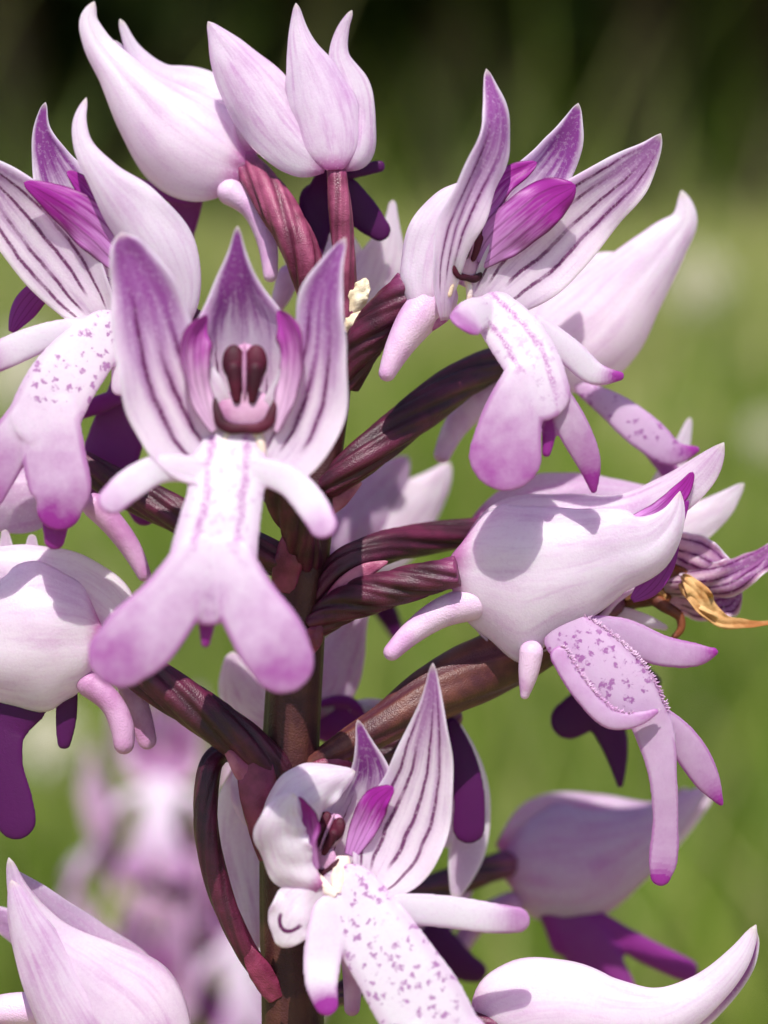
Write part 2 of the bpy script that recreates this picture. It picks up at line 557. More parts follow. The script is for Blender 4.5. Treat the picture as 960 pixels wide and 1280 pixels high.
def lip_mat(name, spots=1.0, stripes=0.0, base=WHITE, deep=srgb(170, 56, 164), dark=0.0, soft=0.75):
    t = NT(name)
    tint, lat, front = t.attr('part')
    al, sg, torso = t.attr('lip')
    v = t.math('MULTIPLY_ADD', sg, 2.0, -1.0)
    mm, rnd = t.objmm()
    n1 = t.noise(mm, .8, 3, .6)
    n2 = t.noise(mm, 7, 2, .6)
    f = t.math('MULTIPLY', t.add(tint, t.mul(t.mul(t.sub(n1, .5), t.step(tint, 0, .3, .15, 1)), .5)), 1.3, clamp=True)
    edge = t.mul(t.step(lat, .62, .92), soft)
    f = t.math('MAXIMUM', f, t.mul(edge, t.step(tint, .0, .3, .3, 1.0)))
    col = t.mix(f, base, deep)
    if spots:
        vo = t.n('ShaderNodeTexVoronoi', feature='F1')
        wp = t.n('ShaderNodeVectorMath', operation='ADD')
        t.t.links.new(mm, wp.inputs[0])
        nn = t.n('ShaderNodeTexNoise'); t.put(nn.inputs['Vector'], mm); nn.inputs['Scale'].default_value = 3.5; nn.inputs['Detail'].default_value = 3
        ws = t.n('ShaderNodeVectorMath', operation='SCALE'); t.t.links.new(nn.outputs['Color'], ws.inputs[0]); ws.inputs['Scale'].default_value = .75
        t.t.links.new(ws.outputs[0], wp.inputs[1])
        t.t.links.new(wp.outputs[0], vo.inputs['Vector']); vo.inputs['Scale'].default_value = 1.8
        sp = t.step(t.add(vo.outputs['Distance'], t.mul(t.sub(n2, .5), .25)),   .42, .18)
        sp = t.mul(sp, t.mul(t.step(torso, .55, .9), t.step(front, .5, .7)))
        sp = t.mul(sp, t.mul(t.step(n1, .28, .42), spots))
        col = t.mix(t.mul(sp, .72), col, srgb(156, 56, 156))
    if stripes:
        wv = t.add(v, t.math('MULTIPLY_ADD', n1, .3, -.15))
        a = t.step(t.absv(t.sub(t.absv(wv), .46)), .03, .15, 1, 0)
        a = t.mul(a, t.mul(t.step(n2, .3, .6), t.mul(torso, t.step(front, .5, .7))))
        col = t.mix(t.mul(a, stripes), col, srgb(186, 96, 180))
    # back of the lip and its rims are deep purple
    col = t.mix(t.mul(t.step(front, .47, .2), .8), col, srgb(150, 52, 152))
    if dark:
        col = t.mix(dark, col, srgb(88, 14, 88))
    pap = t.noise(mm, 5.5, 3, .7)
    if not dark:
        col = t.mix(t.step(pap, .5, .75, 0, .14), col, srgb(196, 130, 194))
    return t.out(col, rough=.45, spec=.35, trans=.52, tcol=(1, .8, .99), sss=.5, bump=t.add(pap, t.mul(n2, .4)), bdist=3.5e-5, bstr=.5, sheen=.1)

def skin_mat(name, a, b, c=None, rough=.46, spec=.4, bscale=11.0, trans=0.0, ribdark=.5, sheen=0.0):
    """ovaries, stem, spurs"""
    t = NT(name)
    u, rib, th = t.attr('part')
    mm, rnd = t.objmm()
    n1 = t.noise(mm, .55, 3, .55)
    n2 = t.noise(mm, bscale, 2, .6)
    col = t.mix(t.step(n1, .35, .68), a, b)
    if c is not None:
        col = t.mix(t.mul(t.step(rib, .15, .8), ribdark), col, c)
    col = t.mix(t.mul(t.step(n2, .58, .75), .35), col, b)
    if 'ovary' in name:
        col = t.mix(t.step(u, .84, 1.0, 0, .6 if 'rosy' in name else .22), col, srgb(186, 84, 150))
    vo = t.n('ShaderNodeTexVoronoi'); t.put(vo.inputs['Vector'], mm); vo.inputs['Scale'].default_value = bscale
    return t.out(col, rough=rough, spec=spec, trans=trans, bump=t.add(t.mul(vo.outputs['Distance'], -1.0), t.mul(n1, 2.0)), bdist=3.0e-5, bstr=.7, sheen=sheen)

M = {}
M['sepal'] = sepal_mat('sepal_pale_lilac')
M['sepal_striped'] = sepal_mat('sepal_with_dark_veins', veins=(-.72, -.38, .08, .5), vein_w=.05, purple=.75, u0=.02, u1=1.05, band=.28, p0=.45, p1=.9)
M['sepal_open'] = sepal_mat('sepal_purple_flushed', veins=(-.42, -.02, .4), vein_w=.05, purple=.85, u0=.08, u1=.85, band=.55, p0=.3, p1=.8)
M['sepal_dorsal'] = sepal_mat('dorsal_sepal_purple_inside', veins=(-.4, .0, .4), vein_w=.02, purple=.95, u0=.1, u1=.6, band=.2, p0=.45, p1=.75)
M['sepal_out'] = sepal_mat('sepal_white_outside', veins=(), purple=.35, outer_purple=.32, base=srgb(252, 244, 250))
M['sepal_marked'] = sepal_mat('sepal_white_with_hook_mark', veins=(), purple=.35, outer_purple=.2, base=srgb(252, 243, 249), mark=True)
M['sepal_flush'] = sepal_mat('sepal_lilac_outside', veins=(), purple=.5, outer_purple=.55, edge_tint=.2)
M['sepal_shade'] = sepal_mat('sepal_shaded_outside', veins=(), purple=.4, outer_purple=.7, base=srgb(222, 200, 222))  # shaded copy of the pale sepal, shade mixed into a duller base
M['sepal_pink'] = sepal_mat('sepal_rosy_lilac', veins=(), purple=.45, outer_purple=.5, base=srgb(246, 218, 238))
M['petal'] = petal_mat('petal_magenta')
M['petal_pale'] = petal_mat('petal_pale_with_magenta_tip', srgb(176, 60, 166), srgb(230, 190, 222), lo=.2, hi=.9)
M['petal_deep'] = petal_mat('petal_deep_purple', srgb(140, 30, 140), srgb(150, 50, 150), edge=False)
M['lip'] = lip_mat('lip_white_spotted')
M['lip_striped'] = lip_mat('lip_white_striped', spots=.35, stripes=.75)
M['lip_lilac'] = lip_mat('lip_lilac_spotted', base=srgb(232, 208, 232), soft=.75)
M['lip_back'] = lip_mat('lip_purple_shade_darkened', spots=0, base=srgb(120, 40, 124), deep=srgb(112, 24, 112), dark=.75)  # purple lip back, pigment darkened further to stand in for shade
M['lip_mauve'] = lip_mat('lip_mauve_back', spots=0, base=srgb(172, 100, 168), dark=.3)
M['ovary'] = skin_mat('ovary_dark_maroon', srgb(50, 8, 26), srgb(82, 20, 48), srgb(34, 5, 16))
M['ovary_lit'] = skin_mat('ovary_rosy_lit', srgb(90, 22, 50), srgb(142, 66, 96), srgb(60, 12, 32))  # lit copy of the maroon ovary, sunlit pink put into the colour
M['ovary_swollen'] = skin_mat('ovary_brownish_purple', srgb(64, 26, 32), srgb(98, 54, 42), srgb(58, 14, 34), ribdark=.7)
M['stem'] = skin_mat('stem_brown_purple', srgb(54, 22, 26), srgb(74, 40, 32), srgb(50, 14, 26), rough=.5, spec=.28, bscale=8)
M['spur'] = skin_mat('spur_pale_lilac', srgb(232, 200, 226), srgb(214, 164, 208), None, rough=.4, trans=.3, bscale=10)
M['spur_mauve'] = skin_mat('spur_mauve', srgb(206, 158, 196), srgb(184, 124, 172), None, rough=.4, trans=.3, bscale=10)
M['bract'] = skin_mat('bract_rosy', srgb(150, 66, 100), srgb(196, 120, 146), None, rough=.35, trans=.25)
M['bract_dark'] = skin_mat('bract_maroon', srgb(96, 26, 52), srgb(136, 52, 84), None, rough=.35, trans=.15)
M['anther'] = skin_mat('anther_maroon', srgb(44, 2, 20), srgb(74, 10, 36), None, rough=.6, spec=.25)
M['column'] = skin_mat('column_mauve', srgb(184, 122, 164), srgb(212, 164, 196), None, rough=.4, trans=.25)
M['cream'] = skin_mat('throat_cream', srgb(236, 208, 178), srgb(244, 226, 226), None, rough=.4, trans=.3)
M['dry'] = skin_mat('withered_brown', srgb(150, 92, 44), srgb(206, 160, 106), None, rough=.6, spec=.25, trans=.2)
M['dry_dark'] = skin_mat('withered_dark_brown', srgb(70, 30, 24), srgb(120, 64, 36), None, rough=.55, spec=.3)
M['dry_tan'] = skin_mat('withered_tan', srgb(170, 118, 66), srgb(220, 182, 128), None, rough=.7, spec=.2, trans=.2, bscale=5)
M['dry_straw'] = skin_mat('withered_straw', srgb(222, 198, 158), srgb(240, 226, 196), None, rough=.6, trans=.25)
M['dry_pink'] = sepal_mat('withered_striped_pink', veins=(-.62, -.1, .3, .66), vein_w=.06, purple=.7, u0=0, u1=1.1, outer_purple=.6, band=.5, base=srgb(226, 190, 204))

# ------------------------------------------------------------------ the orchid
def stem_base():
    y = -650.0
    for _ in range(40):
        w = to_world([[-140.0, y, 0.0]])[0]
        if w[2] <= -0.003:
            break
        y -= 200
    return y
Y_BASE = stem_base()
orchid_w = to_world([[-150.0, Y_BASE, 0.0]])[0]
orchid_w[2] = 0.0
orchid = empty('orchid', orchid_w)
orchid['label'] = 'sharp orchid spike with purple-veined pale lilac flowers on a dark maroon stem'
orchid['category'] = 'orchid'
orchid['group'] = 'orchids in the meadow'

st_pix = [(369, 1420, 0, 40), (366, 1280, 0, 38), (362, 1100, 0, 37), (363, 950, 0, 35), (370, 820, 0, 34), (379, 700, 0, 32), (402, 590, -2, 23), (421, 480, -2, 18),
          (431, 390, -2, 13), (430, 310, -4, 9)]
st = [[-150, Y_BASE, 0, 62], [-140, Y_BASE * .6, 0, 52], [-122, -1400, 0, 44]] + [[*U(*p[:3]), p[3]] for p in st_pix]
mesh_object('stem', tube(st, raw=True, n=240, m=40, ribs=6, rib=.07, twist=.4, lump=.03), M['stem'], orchid)

class Flower:
    def __init__(self, label, base, d0=0.0, parent=None):
        self.d0 = d0
        self.e = empty('flower', to_world([U(*base)])[0], parent or orchid)
        self.e['label'] = label
    def sec(self, s):
        return [(p[0], p[1], p[2] + self.d0, *p[3:]) for p in s]
    def pet(self, name, mat, s, **kw):
        return mesh_object(name, ribbon(self.sec(s), **kw), M[mat], self.e)
    def tube(self, name, mat, s, **kw):
        return mesh_object(name, tube(self.sec(s), **kw), M[mat], self.e)
    def ovary(self, s, mat='ovary', twist=3.2, rib=.19, **kw):
        """absolute depths"""
        s = [(p[0], p[1], p[2], p[3] * .9) for p in s]
        return mesh_object('ovary', tube(s, n=70, m=54, ribs=4, rib=rib * 1.25, twist=twist * 1.6, lump=.04, **kw), M[mat], self.e)
    def lip(self, mat, limbs, voxel=2.1, **kw):
        L = []
        for s in limbs:
            opt = {}
            if isinstance(s[-1], dict):
                opt, s = s[-1], s[:-1]
            L.append((self.sec(s), opt))
        g, at = lip_geo(L, voxel=voxel, **kw)
        return mesh_object('lip', g, M[mat], self.e, at)
    def column(self, x, y, d, s=1.0, yaw=0.0, roll=0.0, pitch=0.0):
        """anther with two dark pockets, hooked stigma rim and cream throat bumps, facing +depth before turning"""
        a, b, c = math.radians(yaw), math.radians(roll), math.radians(pitch)
        Ry = np.array([[math.cos(a), 0, math.sin(a)], [0, 1, 0], [-math.sin(a), 0, math.cos(a)]])
        Rz = np.array([[math.cos(b), -math.sin(b), 0], [math.sin(b), math.cos(b), 0], [0, 0, 1]])
        Rx = np.array([[1, 0, 0], [0, math.cos(c), -math.sin(c)], [0, math.sin(c), math.cos(c)]])
        Rm = Rz @ Ry @ Rx
        c0 = U(x, y, d + self.d0)
        def tr(g):
            return (g[0] * s) @ Rm.T + c0, g[1], g[2]
        col = [ball((0, 2, -12), (23, 31, 12), raw=True), ball((0, -44, -4), (33, 25, 8), raw=True), ball((0, 0, 4), (3.2, 34, 7), raw=True)]
        mesh_object('column', tr(join(*col)), M['column'], self.e)
        rz = lambda q: np.array([[math.cos(q), -math.sin(q), 0], [math.sin(q), math.cos(q), 0], [0, 0, 1]])
        an = []
        for k in (-1, 1):
            an.append(ball((k * 13, 10, 0), (13.5, 21, 8), raw=True))
            an.append(tube([(k * 12.5, 2, 4, 10), (k * 10.5, -18, 5, 7.5), (k * 9, -33, 4, 5)], raw=True, n=14, m=14))
        mesh_object('anther', tr(join(*an)), M['anther'], self.e)
        rim = tube([(-35, -33, 0, 2.5), (-32, -47, 3, 5), (-27, -60, 4, 6.5), (-18, -66, 4, 6.5), (0, -67, 4, 5.5), (18, -66, 4, 6.5), (27, -60, 4, 6.5), (32, -47, 3, 5), (35, -35, 0, 2.5)], raw=True, n=50, m=12, flat=.5)
        mesh_object('stigma', tr(rim), M['anther'], self.e)
        th = join(tube([(-20, -70, -8, 6), (-24, -84, -5, 6), (-26, -100, -4, 5)], raw=True, n=10, m=14), tube([(14, -70, -8, 6), (18, -84, -5, 6), (20, -100, -4, 5)], raw=True, n=10, m=14))
        mesh_object('throat', tr(th), M['cream'], self.e)


# ---- flower facing the viewer, in front of the stem
f = Flower('open flower facing outwards, dark two-lobed anther above a white man-shaped lip', (370, 640, 30), 210)
f.pet('dorsal_sepal', 'sepal_dorsal', [(304, 570, -48, 44), (303, 510, -66, 66), (301, 445, -62, 70), (300, 398, -44, 60), (297, 354, -24, 31), (297, 312, -8, 11), (297, 283, 2, 3)], cup=95)
f.pet('lateral_sepal', 'sepal_open', [(296, 588, -10, 18), (262, 562, -10, 52), (226, 504, -8, 64), (200, 435, -2, 54), (184, 368, 6, 43), (164, 320, 16, 28), (154, 298, 24, 14), (152, 291, 26, 4)], cup=60, tilt=-14, asym=-.12)
f.pet('lateral_sepal', 'sepal_open', [(316, 594, -10, 16), (348, 570, -10, 44), (378, 514, -8, 53), (396, 440, -4, 38), (402, 370, 4, 30), (418, 325, 12, 14), (432, 297, 16, 3)], cup=60, tilt=16, asym=.12)
f.pet('petal', 'petal_pale', [(268, 540, -6, 6), (250, 502, 0, 18), (240, 456, 6, 22), (243, 420, 6, 20), (259, 394, 2, 4)], cup=80, tilt=-42, th=4)
f.pet('petal', 'petal_pale', [(344, 540, -6, 6), (360, 500, 0, 17), (369, 452, 6, 21), (364, 414, 6, 19), (347, 388, 2, 4)], cup=80, tilt=42, th=4)
f.column(306, 464, -6)
f.lip('lip_striped', [
    [(285, 578, 0, 50, 0), (281, 620, 14, 49, 0), (272, 665, 28, 53, .05), (264, 715, 42, 54, .15), (262, 745, 46, 38, .35)],
    [(246, 588, 4, 18, 0), (200, 586, 14, 19, 0), (165, 604, 30, 21, .05), (140, 626, 46, 19, .35)],
    [(322, 588, 4, 18, 0), (362, 602, 14, 20, 0), (390, 632, 28, 21, .05), (404, 656, 40, 19, .4)],
    [(246, 705, 42, 36, .15), (212, 755, 56, 42, .32), (172, 800, 70, 48, .42), (152, 818, 74, 43, .6)],
    [(284, 705, 42, 36, .15), (310, 755, 56, 41, .32), (338, 800, 70, 46, .42), (352, 826, 74, 42, .6)],
    [(260, 750, 40, 16, .7), (258, 786, 36, 10, .9), (257, 804, 34, 6, 1)]])
f.ovary([(385, 700, 20, 20), (370, 655, 60, 24), (335, 585, 115, 26), (308, 540, 158, 24)])

# ---- open flower on the upper right
f = Flower('open flower with dark-veined spread sepals and magenta petal, highest on its side of stem', (440, 475, 8), 72)
f.pet('dorsal_sepal', 'sepal_dorsal', [(585, 360, -52, 40), (608, 315, -54, 56), (645, 268, -48, 50), (680, 222, -36, 34), (707, 178, -24, 23), (717, 150, -16, 12), (723, 129, -10, 3)], cup=70, tilt=8)
f.pet('lateral_sepal', 'sepal_striped', [(600, 385, -8, 22), (640, 345, -16, 50), (690, 300, -20, 52), (745, 250, -18, 42), (790, 212, -12, 29), (814, 186, -6, 14), (826, 167, 0, 3)], cup=50, tilt=-10)
f.pet('lateral_sepal', 'sepal_open', [(556, 400, 14, 8), (556, 350, 26, 20), (568, 292, 38, 27), (594, 232, 46, 29), (615, 182, 46, 30), (620, 146, 42, 21), (613, 112, 36, 10), (608, 86, 32, 3)], cup=35, tilt=-32, inner='front', wave=1.5)
f.pet('hood', 'sepal_out', [(550, 408, -4, 12), (530, 368, 4, 26), (534, 318, 8, 34), (556, 274, 10, 36), (590, 238, 8, 28), (622, 214, 2, 12)], cup=-120, tilt=6, inner='back', wave=2)
f.pet('petal', 'petal', [(598, 328, 0, 12), (622, 302, 6, 27), (655, 274, 12, 31), (690, 247, 16, 27), (711, 236, 18, 14), (719, 231, 18, 4)], cup=-30, tilt=-6, th=5)
f.pet('petal', 'petal', [(590, 305, -6, 8), (604, 262, 0, 17), (632, 226, 4, 16), (655, 212, 4, 11), (671, 203, 4, 3)], cup=40, tilt=10, th=5)
f.column(588, 298, 10, s=.72, yaw=40, roll=-8)
f.lip('lip_striped', [
    [(618, 390, 14, 30, .05), (640, 415, 30, 36, 0), (664, 452, 44, 37, 0), (676, 490, 52, 38, .1)],
    [(612, 388, 16, 19, .1), (592, 394, 44, 23, .05), (582, 404, 74, 23, .6)],
    [(672, 410, 22, 17, 0), (712, 440, 20, 18, 0), (745, 467, 16, 15, .1), (775, 470, 14, 6, 1)],
    [(656, 480, 52, 32, .15), (640, 525, 60, 40, .38), (632, 568, 66, 47, .6)],
    [(692, 490, 46, 18, .3), (716, 534, 42, 21, .4), (736, 578, 36, 16, .6), (742, 612, 30, 5, .9)],
    [(684, 500, 44, 14, .8), (686, 545, 38, 9, .95), (683, 566, 36, 6, 1)]])
f.tube('spur', 'spur', [(546, 372, -20, 27), (524, 396, -14, 25), (500, 432, -8, 18), (484, 466, -4, 11)], caps=True)
f.ovary([(432, 482, 4, 20), (448, 440, 18, 26), (480, 395, 34, 27), (514, 358, 44, 25)], caps=False, twist=2.2)

# ---- white helmet behind it
f = Flower('white closed helmet with raised tip, turned away behind the open veined flower', (420, 600, 0), -125)
f.pet('lateral_sepal', 'sepal_out', [(660, 468, 10, 22), (705, 440, 22, 60), (752, 400, 24, 63), (797, 348, 18, 46), (836, 303, 10, 30), (857, 272, 4, 17), (852, 238, 0, 4)], cup=-120, inner='back', ridge=3)
f.pet('dorsal_sepal', 'sepal_out', [(660, 440, -10, 22), (700, 385, -16, 44), (750, 350, -18, 36), (800, 330, -16, 16), (822, 316, -14, 5)], cup=-110, inner='back')
f.pet('lateral_sepal', 'sepal_out', [(665, 462, -40, 20), (715, 430, -72, 52), (765, 385, -70, 50), (815, 325, -48, 30), (850, 280, -30, 5)], cup=100, inner='front')
f.lip('lip_lilac', [
    [(728, 486, 6, 10, .2), (765, 508, 16, 19, .1), (808, 542, 22, 23, .1), (842, 566, 20, 17, .35), (870, 562, 14, 5, 1)],
    [(800, 540, 0, 14, .4), (835, 585, -10, 13, .6), (845, 612, -16, 6, .8)]])
f.tube('spur', 'spur', [(640, 482, 4, 22), (604, 498, 2, 21), (572, 530, 2, 16), (553, 568, 4, 11)])
f.ovary([(412, 606, 14, 18), (450, 575, 16, 24), (520, 518, -24, 27), (590, 468, -76, 25), (660, 440, -118, 22)], twist=2.4)
f.pet('bract', 'bract', [(402, 640, 131, 10), (420, 625, 135, 13), (440, 610, 135, 8), (452, 603, 133, 2)], cup=-60)

# ---- side-on helmet on the right, with hairy lip
f = Flower('plump pale helmet seen from its side, hairy spotted lip hanging below, crossed by a shadow', (395, 780, 10), 44)
f.pet('lateral_sepal', 'sepal_out', [(563, 703, 0, 16), (576, 706, 8, 54), (610, 711, 20, 84, None, None, .05), (650, 712, 26, 100, None, None, .2), (688, 710, 28, 83, None, None, .06), (724, 704, 28, 72), (768, 691, 24, 57), (815, 678, 18, 40), (842, 646, 12, 17), (850, 614, 8, 3)], cup=-92, inner='back', ridge=3)
f.pet('dorsal_sepal', 'sepal_flush', [(590, 690, -40, 20), (640, 660, -50, 44), (710, 648, -56, 40), (780, 640, -50, 26), (838, 618, -38, 28), (876, 588, -30, 22), (905, 553, -24, 3)], cup=-90, inner='back', tilt=20)
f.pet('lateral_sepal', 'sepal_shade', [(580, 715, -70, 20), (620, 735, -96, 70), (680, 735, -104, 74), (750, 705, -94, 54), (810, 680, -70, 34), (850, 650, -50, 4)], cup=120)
f.pet('petal', 'petal_deep', [(790, 750, -16, 4), (808, 735, -14, 14), (828, 708, -10, 15), (842, 670, -8, 9), (860, 625, -6, 3)], cup=-30)
f.pet('petal', 'petal', [(780, 660, -28, 10), (825, 640, -26, 14), (855, 610, -22, 10), (866, 590, -20, 3)], cup=-30)
f.tube('throat', 'spur', [(664, 815, 4, 15), (660, 845, 2, 12), (656, 868, 0, 6)])
f.lip('lip_lilac', [
    [(712, 796, 10, 34, .12), (748, 826, 22, 38, .05), (784, 860, 28, 36, .05), (808, 890, 28, 28, .1)],
    [(725, 786, 0, 16, .2), (775, 792, -8, 21, .15), (830, 814, -14, 20, .2), (878, 818, -16, 13, .5), (892, 815, -16, 6, .8)],
    [(700, 820, 36, 13, .3), (730, 868, 46, 13, .25), (766, 900, 50, 13, .2), (800, 898, 48, 9, .35), (820, 889, 46, 4, .8)],
    [(806, 886, 28, 26, .15), (820, 922, 26, 25, .15), (828, 965, 24, 19, .15), (832, 1025, 18, 17, .2), (828, 1082, 14, 18, .45), (826, 1094, 14, 14, .8)],
    [(825, 900, 20, 18, .2), (850, 922, 12, 20, .2), (868, 947, 6, 21, .25), (886, 978, 0, 16, .4), (901, 1004, -4, 4, .9)]])
hr = np.random.default_rng(5)
sel = np.where((LAST['torso'] > .3) & (LAST['NR'] @ norm([.62, .55, .35]) > .72))[0]
hv = []
for q in hr.choice(sel, min(340, len(sel)), replace=False):
    b0, nr_ = LAST['X'][q], LAST['NR'][q]
    dr = norm(nr_ + hr.normal(0, .35, 3)) * hr.uniform(2.5, 5.5)
    hv.append(tube([(*(b0 - nr_), .9), (*(b0 + dr * .6), .7), (*(b0 + dr), .35)], raw=True, n=3, m=5, caps=False))
ho = mesh_object('hairs', join(*hv), M['spur'], f.e)
ho['kind'] = 'stuff'
f.tube('spur', 'spur', [(590, 754, -6, 22), (552, 766, -6, 19), (516, 790, -2, 15), (490, 815, 2, 11)])
f.ovary([(392, 784, 24, 18), (430, 756, 34, 25), (495, 734, 48, 25), (572, 714, 62, 20)], caps=False)
f.pet('bract', 'bract_dark', [(380, 810, -6, 14), (392, 795, -2, 13), (400, 780, -2, 3)], cup=-50)

# ---- flower behind the side-on helmet
f = Flower('half-hidden lilac helmet with one white sepal tip, behind the plump side-on helmet', (405, 740, 0), -110)
f.pet('dorsal_sepal', 'sepal_shade', [(600, 665, 0, 20), (650, 640, 8, 38), (710, 630, 12, 40), (770, 628, 10, 32), (825, 618, 4, 14), (845, 596, 0, 4)], cup=-120, inner='back')
f.pet('lateral_sepal', 'sepal_out', [(760, 690, -10, 18), (820, 675, -14, 26), (868, 655, -16, 25), (902, 632, -16, 17), (930, 604, -14, 3)], cup=-50, inner='back')
f.pet('lateral_sepal', 'sepal_out', [(800, 650, -40, 16), (832, 605, -44, 17), (850, 565, -44, 12), (863, 522, -42, 3)], cup=-50, inner='back')
f.lip('lip_back', [
    [(800, 820, -40, 16, .8), (775, 835, -46, 20, .9), (740, 880, -50, 28, .9), (712, 900, -50, 25, 1)],
    [(752, 890, -50, 24, .9), (768, 930, -50, 18, 1), (775, 980, -50, 5, 1)],
    [(790, 830, -50, 12, .8), (818, 852, -54, 9, 1)]])
f.ovary([(402, 745, 12, 15), (425, 712, 10, 22), (470, 688, -10, 23), (530, 674, -60, 22), (600, 664, -100, 18)], twist=1.8)
f.pet('bract', 'bract', [(404, 770, 140, 6), (425, 738, 144, 11), (455, 715, 146, 10), (485, 702, 144, 2)], cup=-60)

# ---- withered flower on the right
f = Flower('withered flower, striped pink and brown, on a swollen brownish ovary', (400, 955, 10), -50)
f.pet('dorsal_sepal', 'dry_pink', [(820, 690, 0, 20), (850, 690, 8, 26), (885, 705, 10, 26), (915, 718, 8, 14), (940, 715, 4, 5)], cup=-70, wave=4.5, inner='both')
f.pet('lateral_sepal', 'dry_pink', [(820, 730, 4, 14), (868, 728, 14, 20), (910, 722, 18, 24), (940, 706, 14, 20), (975, 680, 10, 6)], cup=-70, wave=4.5, inner='both')
f.pet('lateral_sepal', 'dry_pink', [(840, 745, -6, 16), (880, 755, -4, 22), (912, 748, -4, 18), (925, 735, -2, 5)], cup=-60, wave=4.5, inner='both')
f.pet('petal', 'sepal_out', [(740, 775, -4, 8), (770, 768, 2, 10), (800, 774, 4, 9), (835, 786, 2, 3)], cup=-30, inner='back')
f.pet('petal', 'dry_dark', [(760, 760, -10, 16), (800, 738, 4, 22), (840, 725, 8, 24), (862, 722, 6, 8)], cup=-80, wave=3)
f.pet('petal', 'dry', [(780, 745, 8, 6), (806, 738, 14, 9), (832, 748, 12, 6)], cup=-60, wave=3)
f.pet('lip', 'dry', [(852, 728, 22, 6), (866, 742, 30, 12), (884, 762, 32, 13), (904, 777, 32, 9), (930, 780, 28, 6), (975, 778, 22, 3)], cup=60, tilt=20, wave=3, inner='both')
f.pet('petal', 'dry_tan', [(852, 720, 26, 3), (864, 730, 34, 10), (878, 748, 36, 13), (894, 764, 34, 9), (906, 776, 30, 3)], cup=-25, wave=5, th=4)
f.tube('column', 'dry_dark', [(800, 735, 6, 9), (828, 756, 14, 8), (850, 772, 18, 6), (851, 786, 18, 5), (843, 796, 18, 4)])
f.ovary([(392, 958, 16, 17), (432, 935, 24, 23), (480, 905, 20, 27), (545, 865, -4, 40), (620, 828, -40, 43), (700, 790, -54, 34), (765, 755, -52, 18)], mat='ovary_swollen', rib=.09, twist=1.2)
f.pet('bract', 'bract_dark', [(378, 975, 84, 10), (400, 962, 90, 12), (425, 955, 90, 8), (445, 958, 88, 2)], cup=-60)

# ---- flower hidden behind the bottom centre one
f = Flower('mostly hidden flower showing one purple lip lobe toned dark for shade and a white sepal beside the curved veins', (385, 985, 0), -50)
f.lip('lip_back', [
    [(566, 905, -20, 8, .9), (578, 950, -14, 18, .9), (586, 990, -10, 20, 1), (586, 1034, -8, 21, 1)]])
f.pet('lateral_sepal', 'sepal_out', [(562, 898, -44, 8), (588, 945, -60, 10), (594, 1000, -66, 19), (582, 1070, -64, 22), (568, 1126, -60, 4)], cup=-60)
f.pet('lateral_sepal', 'sepal_out', [(556, 900, -50, 10), (540, 940, -60, 34), (545, 1000, -64, 34), (560, 1060, -62, 5)], cup=-90)
f.ovary([(372, 1000, -20, 16), (430, 968, -46, 20), (500, 930, -74, 21), (562, 896, -90, 18)])

# ---- flower at the bottom centre
f = Flower('open flower with curved dark veins and yellow throat, broad spotted lip reaching down', (380, 1010, 20), 140)
f.pet('lateral_sepal', 'sepal_striped', [(458, 1120, -10, 20), (486, 1080, -22, 50), (510, 1030, -26, 56), (528, 975, -22, 44), (536, 925, -14, 32), (541, 872, -4, 14), (541, 829, 4, 3)], cup=60, tilt=16)
f.pet('dorsal_sepal', 'sepal_dorsal', [(425, 1110, -44, 30), (440, 1060, -56, 50), (456, 1005, -52, 44), (463, 965, -40, 28), (455, 930, -26, 12), (447, 900, -18, 3)], cup=70)
f.pet('lateral_sepal', 'sepal_marked', [(404, 1104, 4, 12), (384, 1124, 12, 30), (366, 1148, 18, 33), (356, 1170, 18, 22), (352, 1184, 16, 6)], cup=-70, inner='back', wave=2.2)
f.pet('lateral_sepal', 'sepal_out', [(398, 1112, 10, 10), (366, 1088, 18, 32), (350, 1050, 26, 34), (354, 1016, 34, 22), (368, 992, 42, 4)], cup=-80, tilt=10, inner='back', wave=2.2)
f.pet('hood', 'sepal_out', [(350, 1060, -4, 20), (358, 1022, 0, 34), (384, 992, -4, 36), (414, 976, -14, 25), (444, 964, -26, 4)], cup=-110, tilt=6, inner='back', wave=2.0)
f.pet('petal', 'petal', [(392, 1086, 6, 8), (386, 1050, 14, 15), (385, 1018, 22, 14), (374, 996, 34, 4)], cup=-50, tilt=50)
f.pet('petal', 'petal', [(438, 1070, -20, 8), (456, 1030, -18, 18), (472, 1000, -14, 17), (492, 984, -8, 4)], cup=30)
f.column(410, 1040, -20, s=.72, yaw=-22, roll=-22)
f.pet('throat', 'cream', [(428, 1070, -14, 8), (426, 1095, -2, 12), (420, 1116, 6, 5)], cup=-60)
f.pet('throat', 'cream', [(382, 1084, -4, 6), (398, 1103, 4, 9), (420, 1120, 8, 4)], cup=-60)
f.lip('lip', [
    [(436, 1122, 4, 44, .05), (462, 1160, 18, 50, 0), (492, 1205, 30, 54, 0), (524, 1255, 40, 58, 0), (556, 1310, 48, 54, .1)],
    [(500, 1136, 4, 20, 0), (560, 1140, 4, 21, 0), (610, 1147, 6, 20, .08), (646, 1150, 8, 17, .5)],
    [(412, 1140, 10, 24, .1), (404, 1190, 26, 25, .1), (402, 1230, 40, 21, .12), (408, 1254, 46, 16, 1)],
    [(540, 1300, 48, 34, .1), (515, 1370, 60, 40, .3), (500, 1420, 66, 42, .6)],
    [(580, 1300, 48, 34, .1), (630, 1370, 60, 40, .3), (650, 1410, 66, 42, .6)]])
f.tube('spur', 'spur_mauve', [(430, 1150, -34, 18), (440, 1200, -60, 14), (440, 1260, -70, 10)])
f.ovary([(372, 1030, 26, 18), (380, 1020, 60, 22), (400, 1040, 92, 20)])

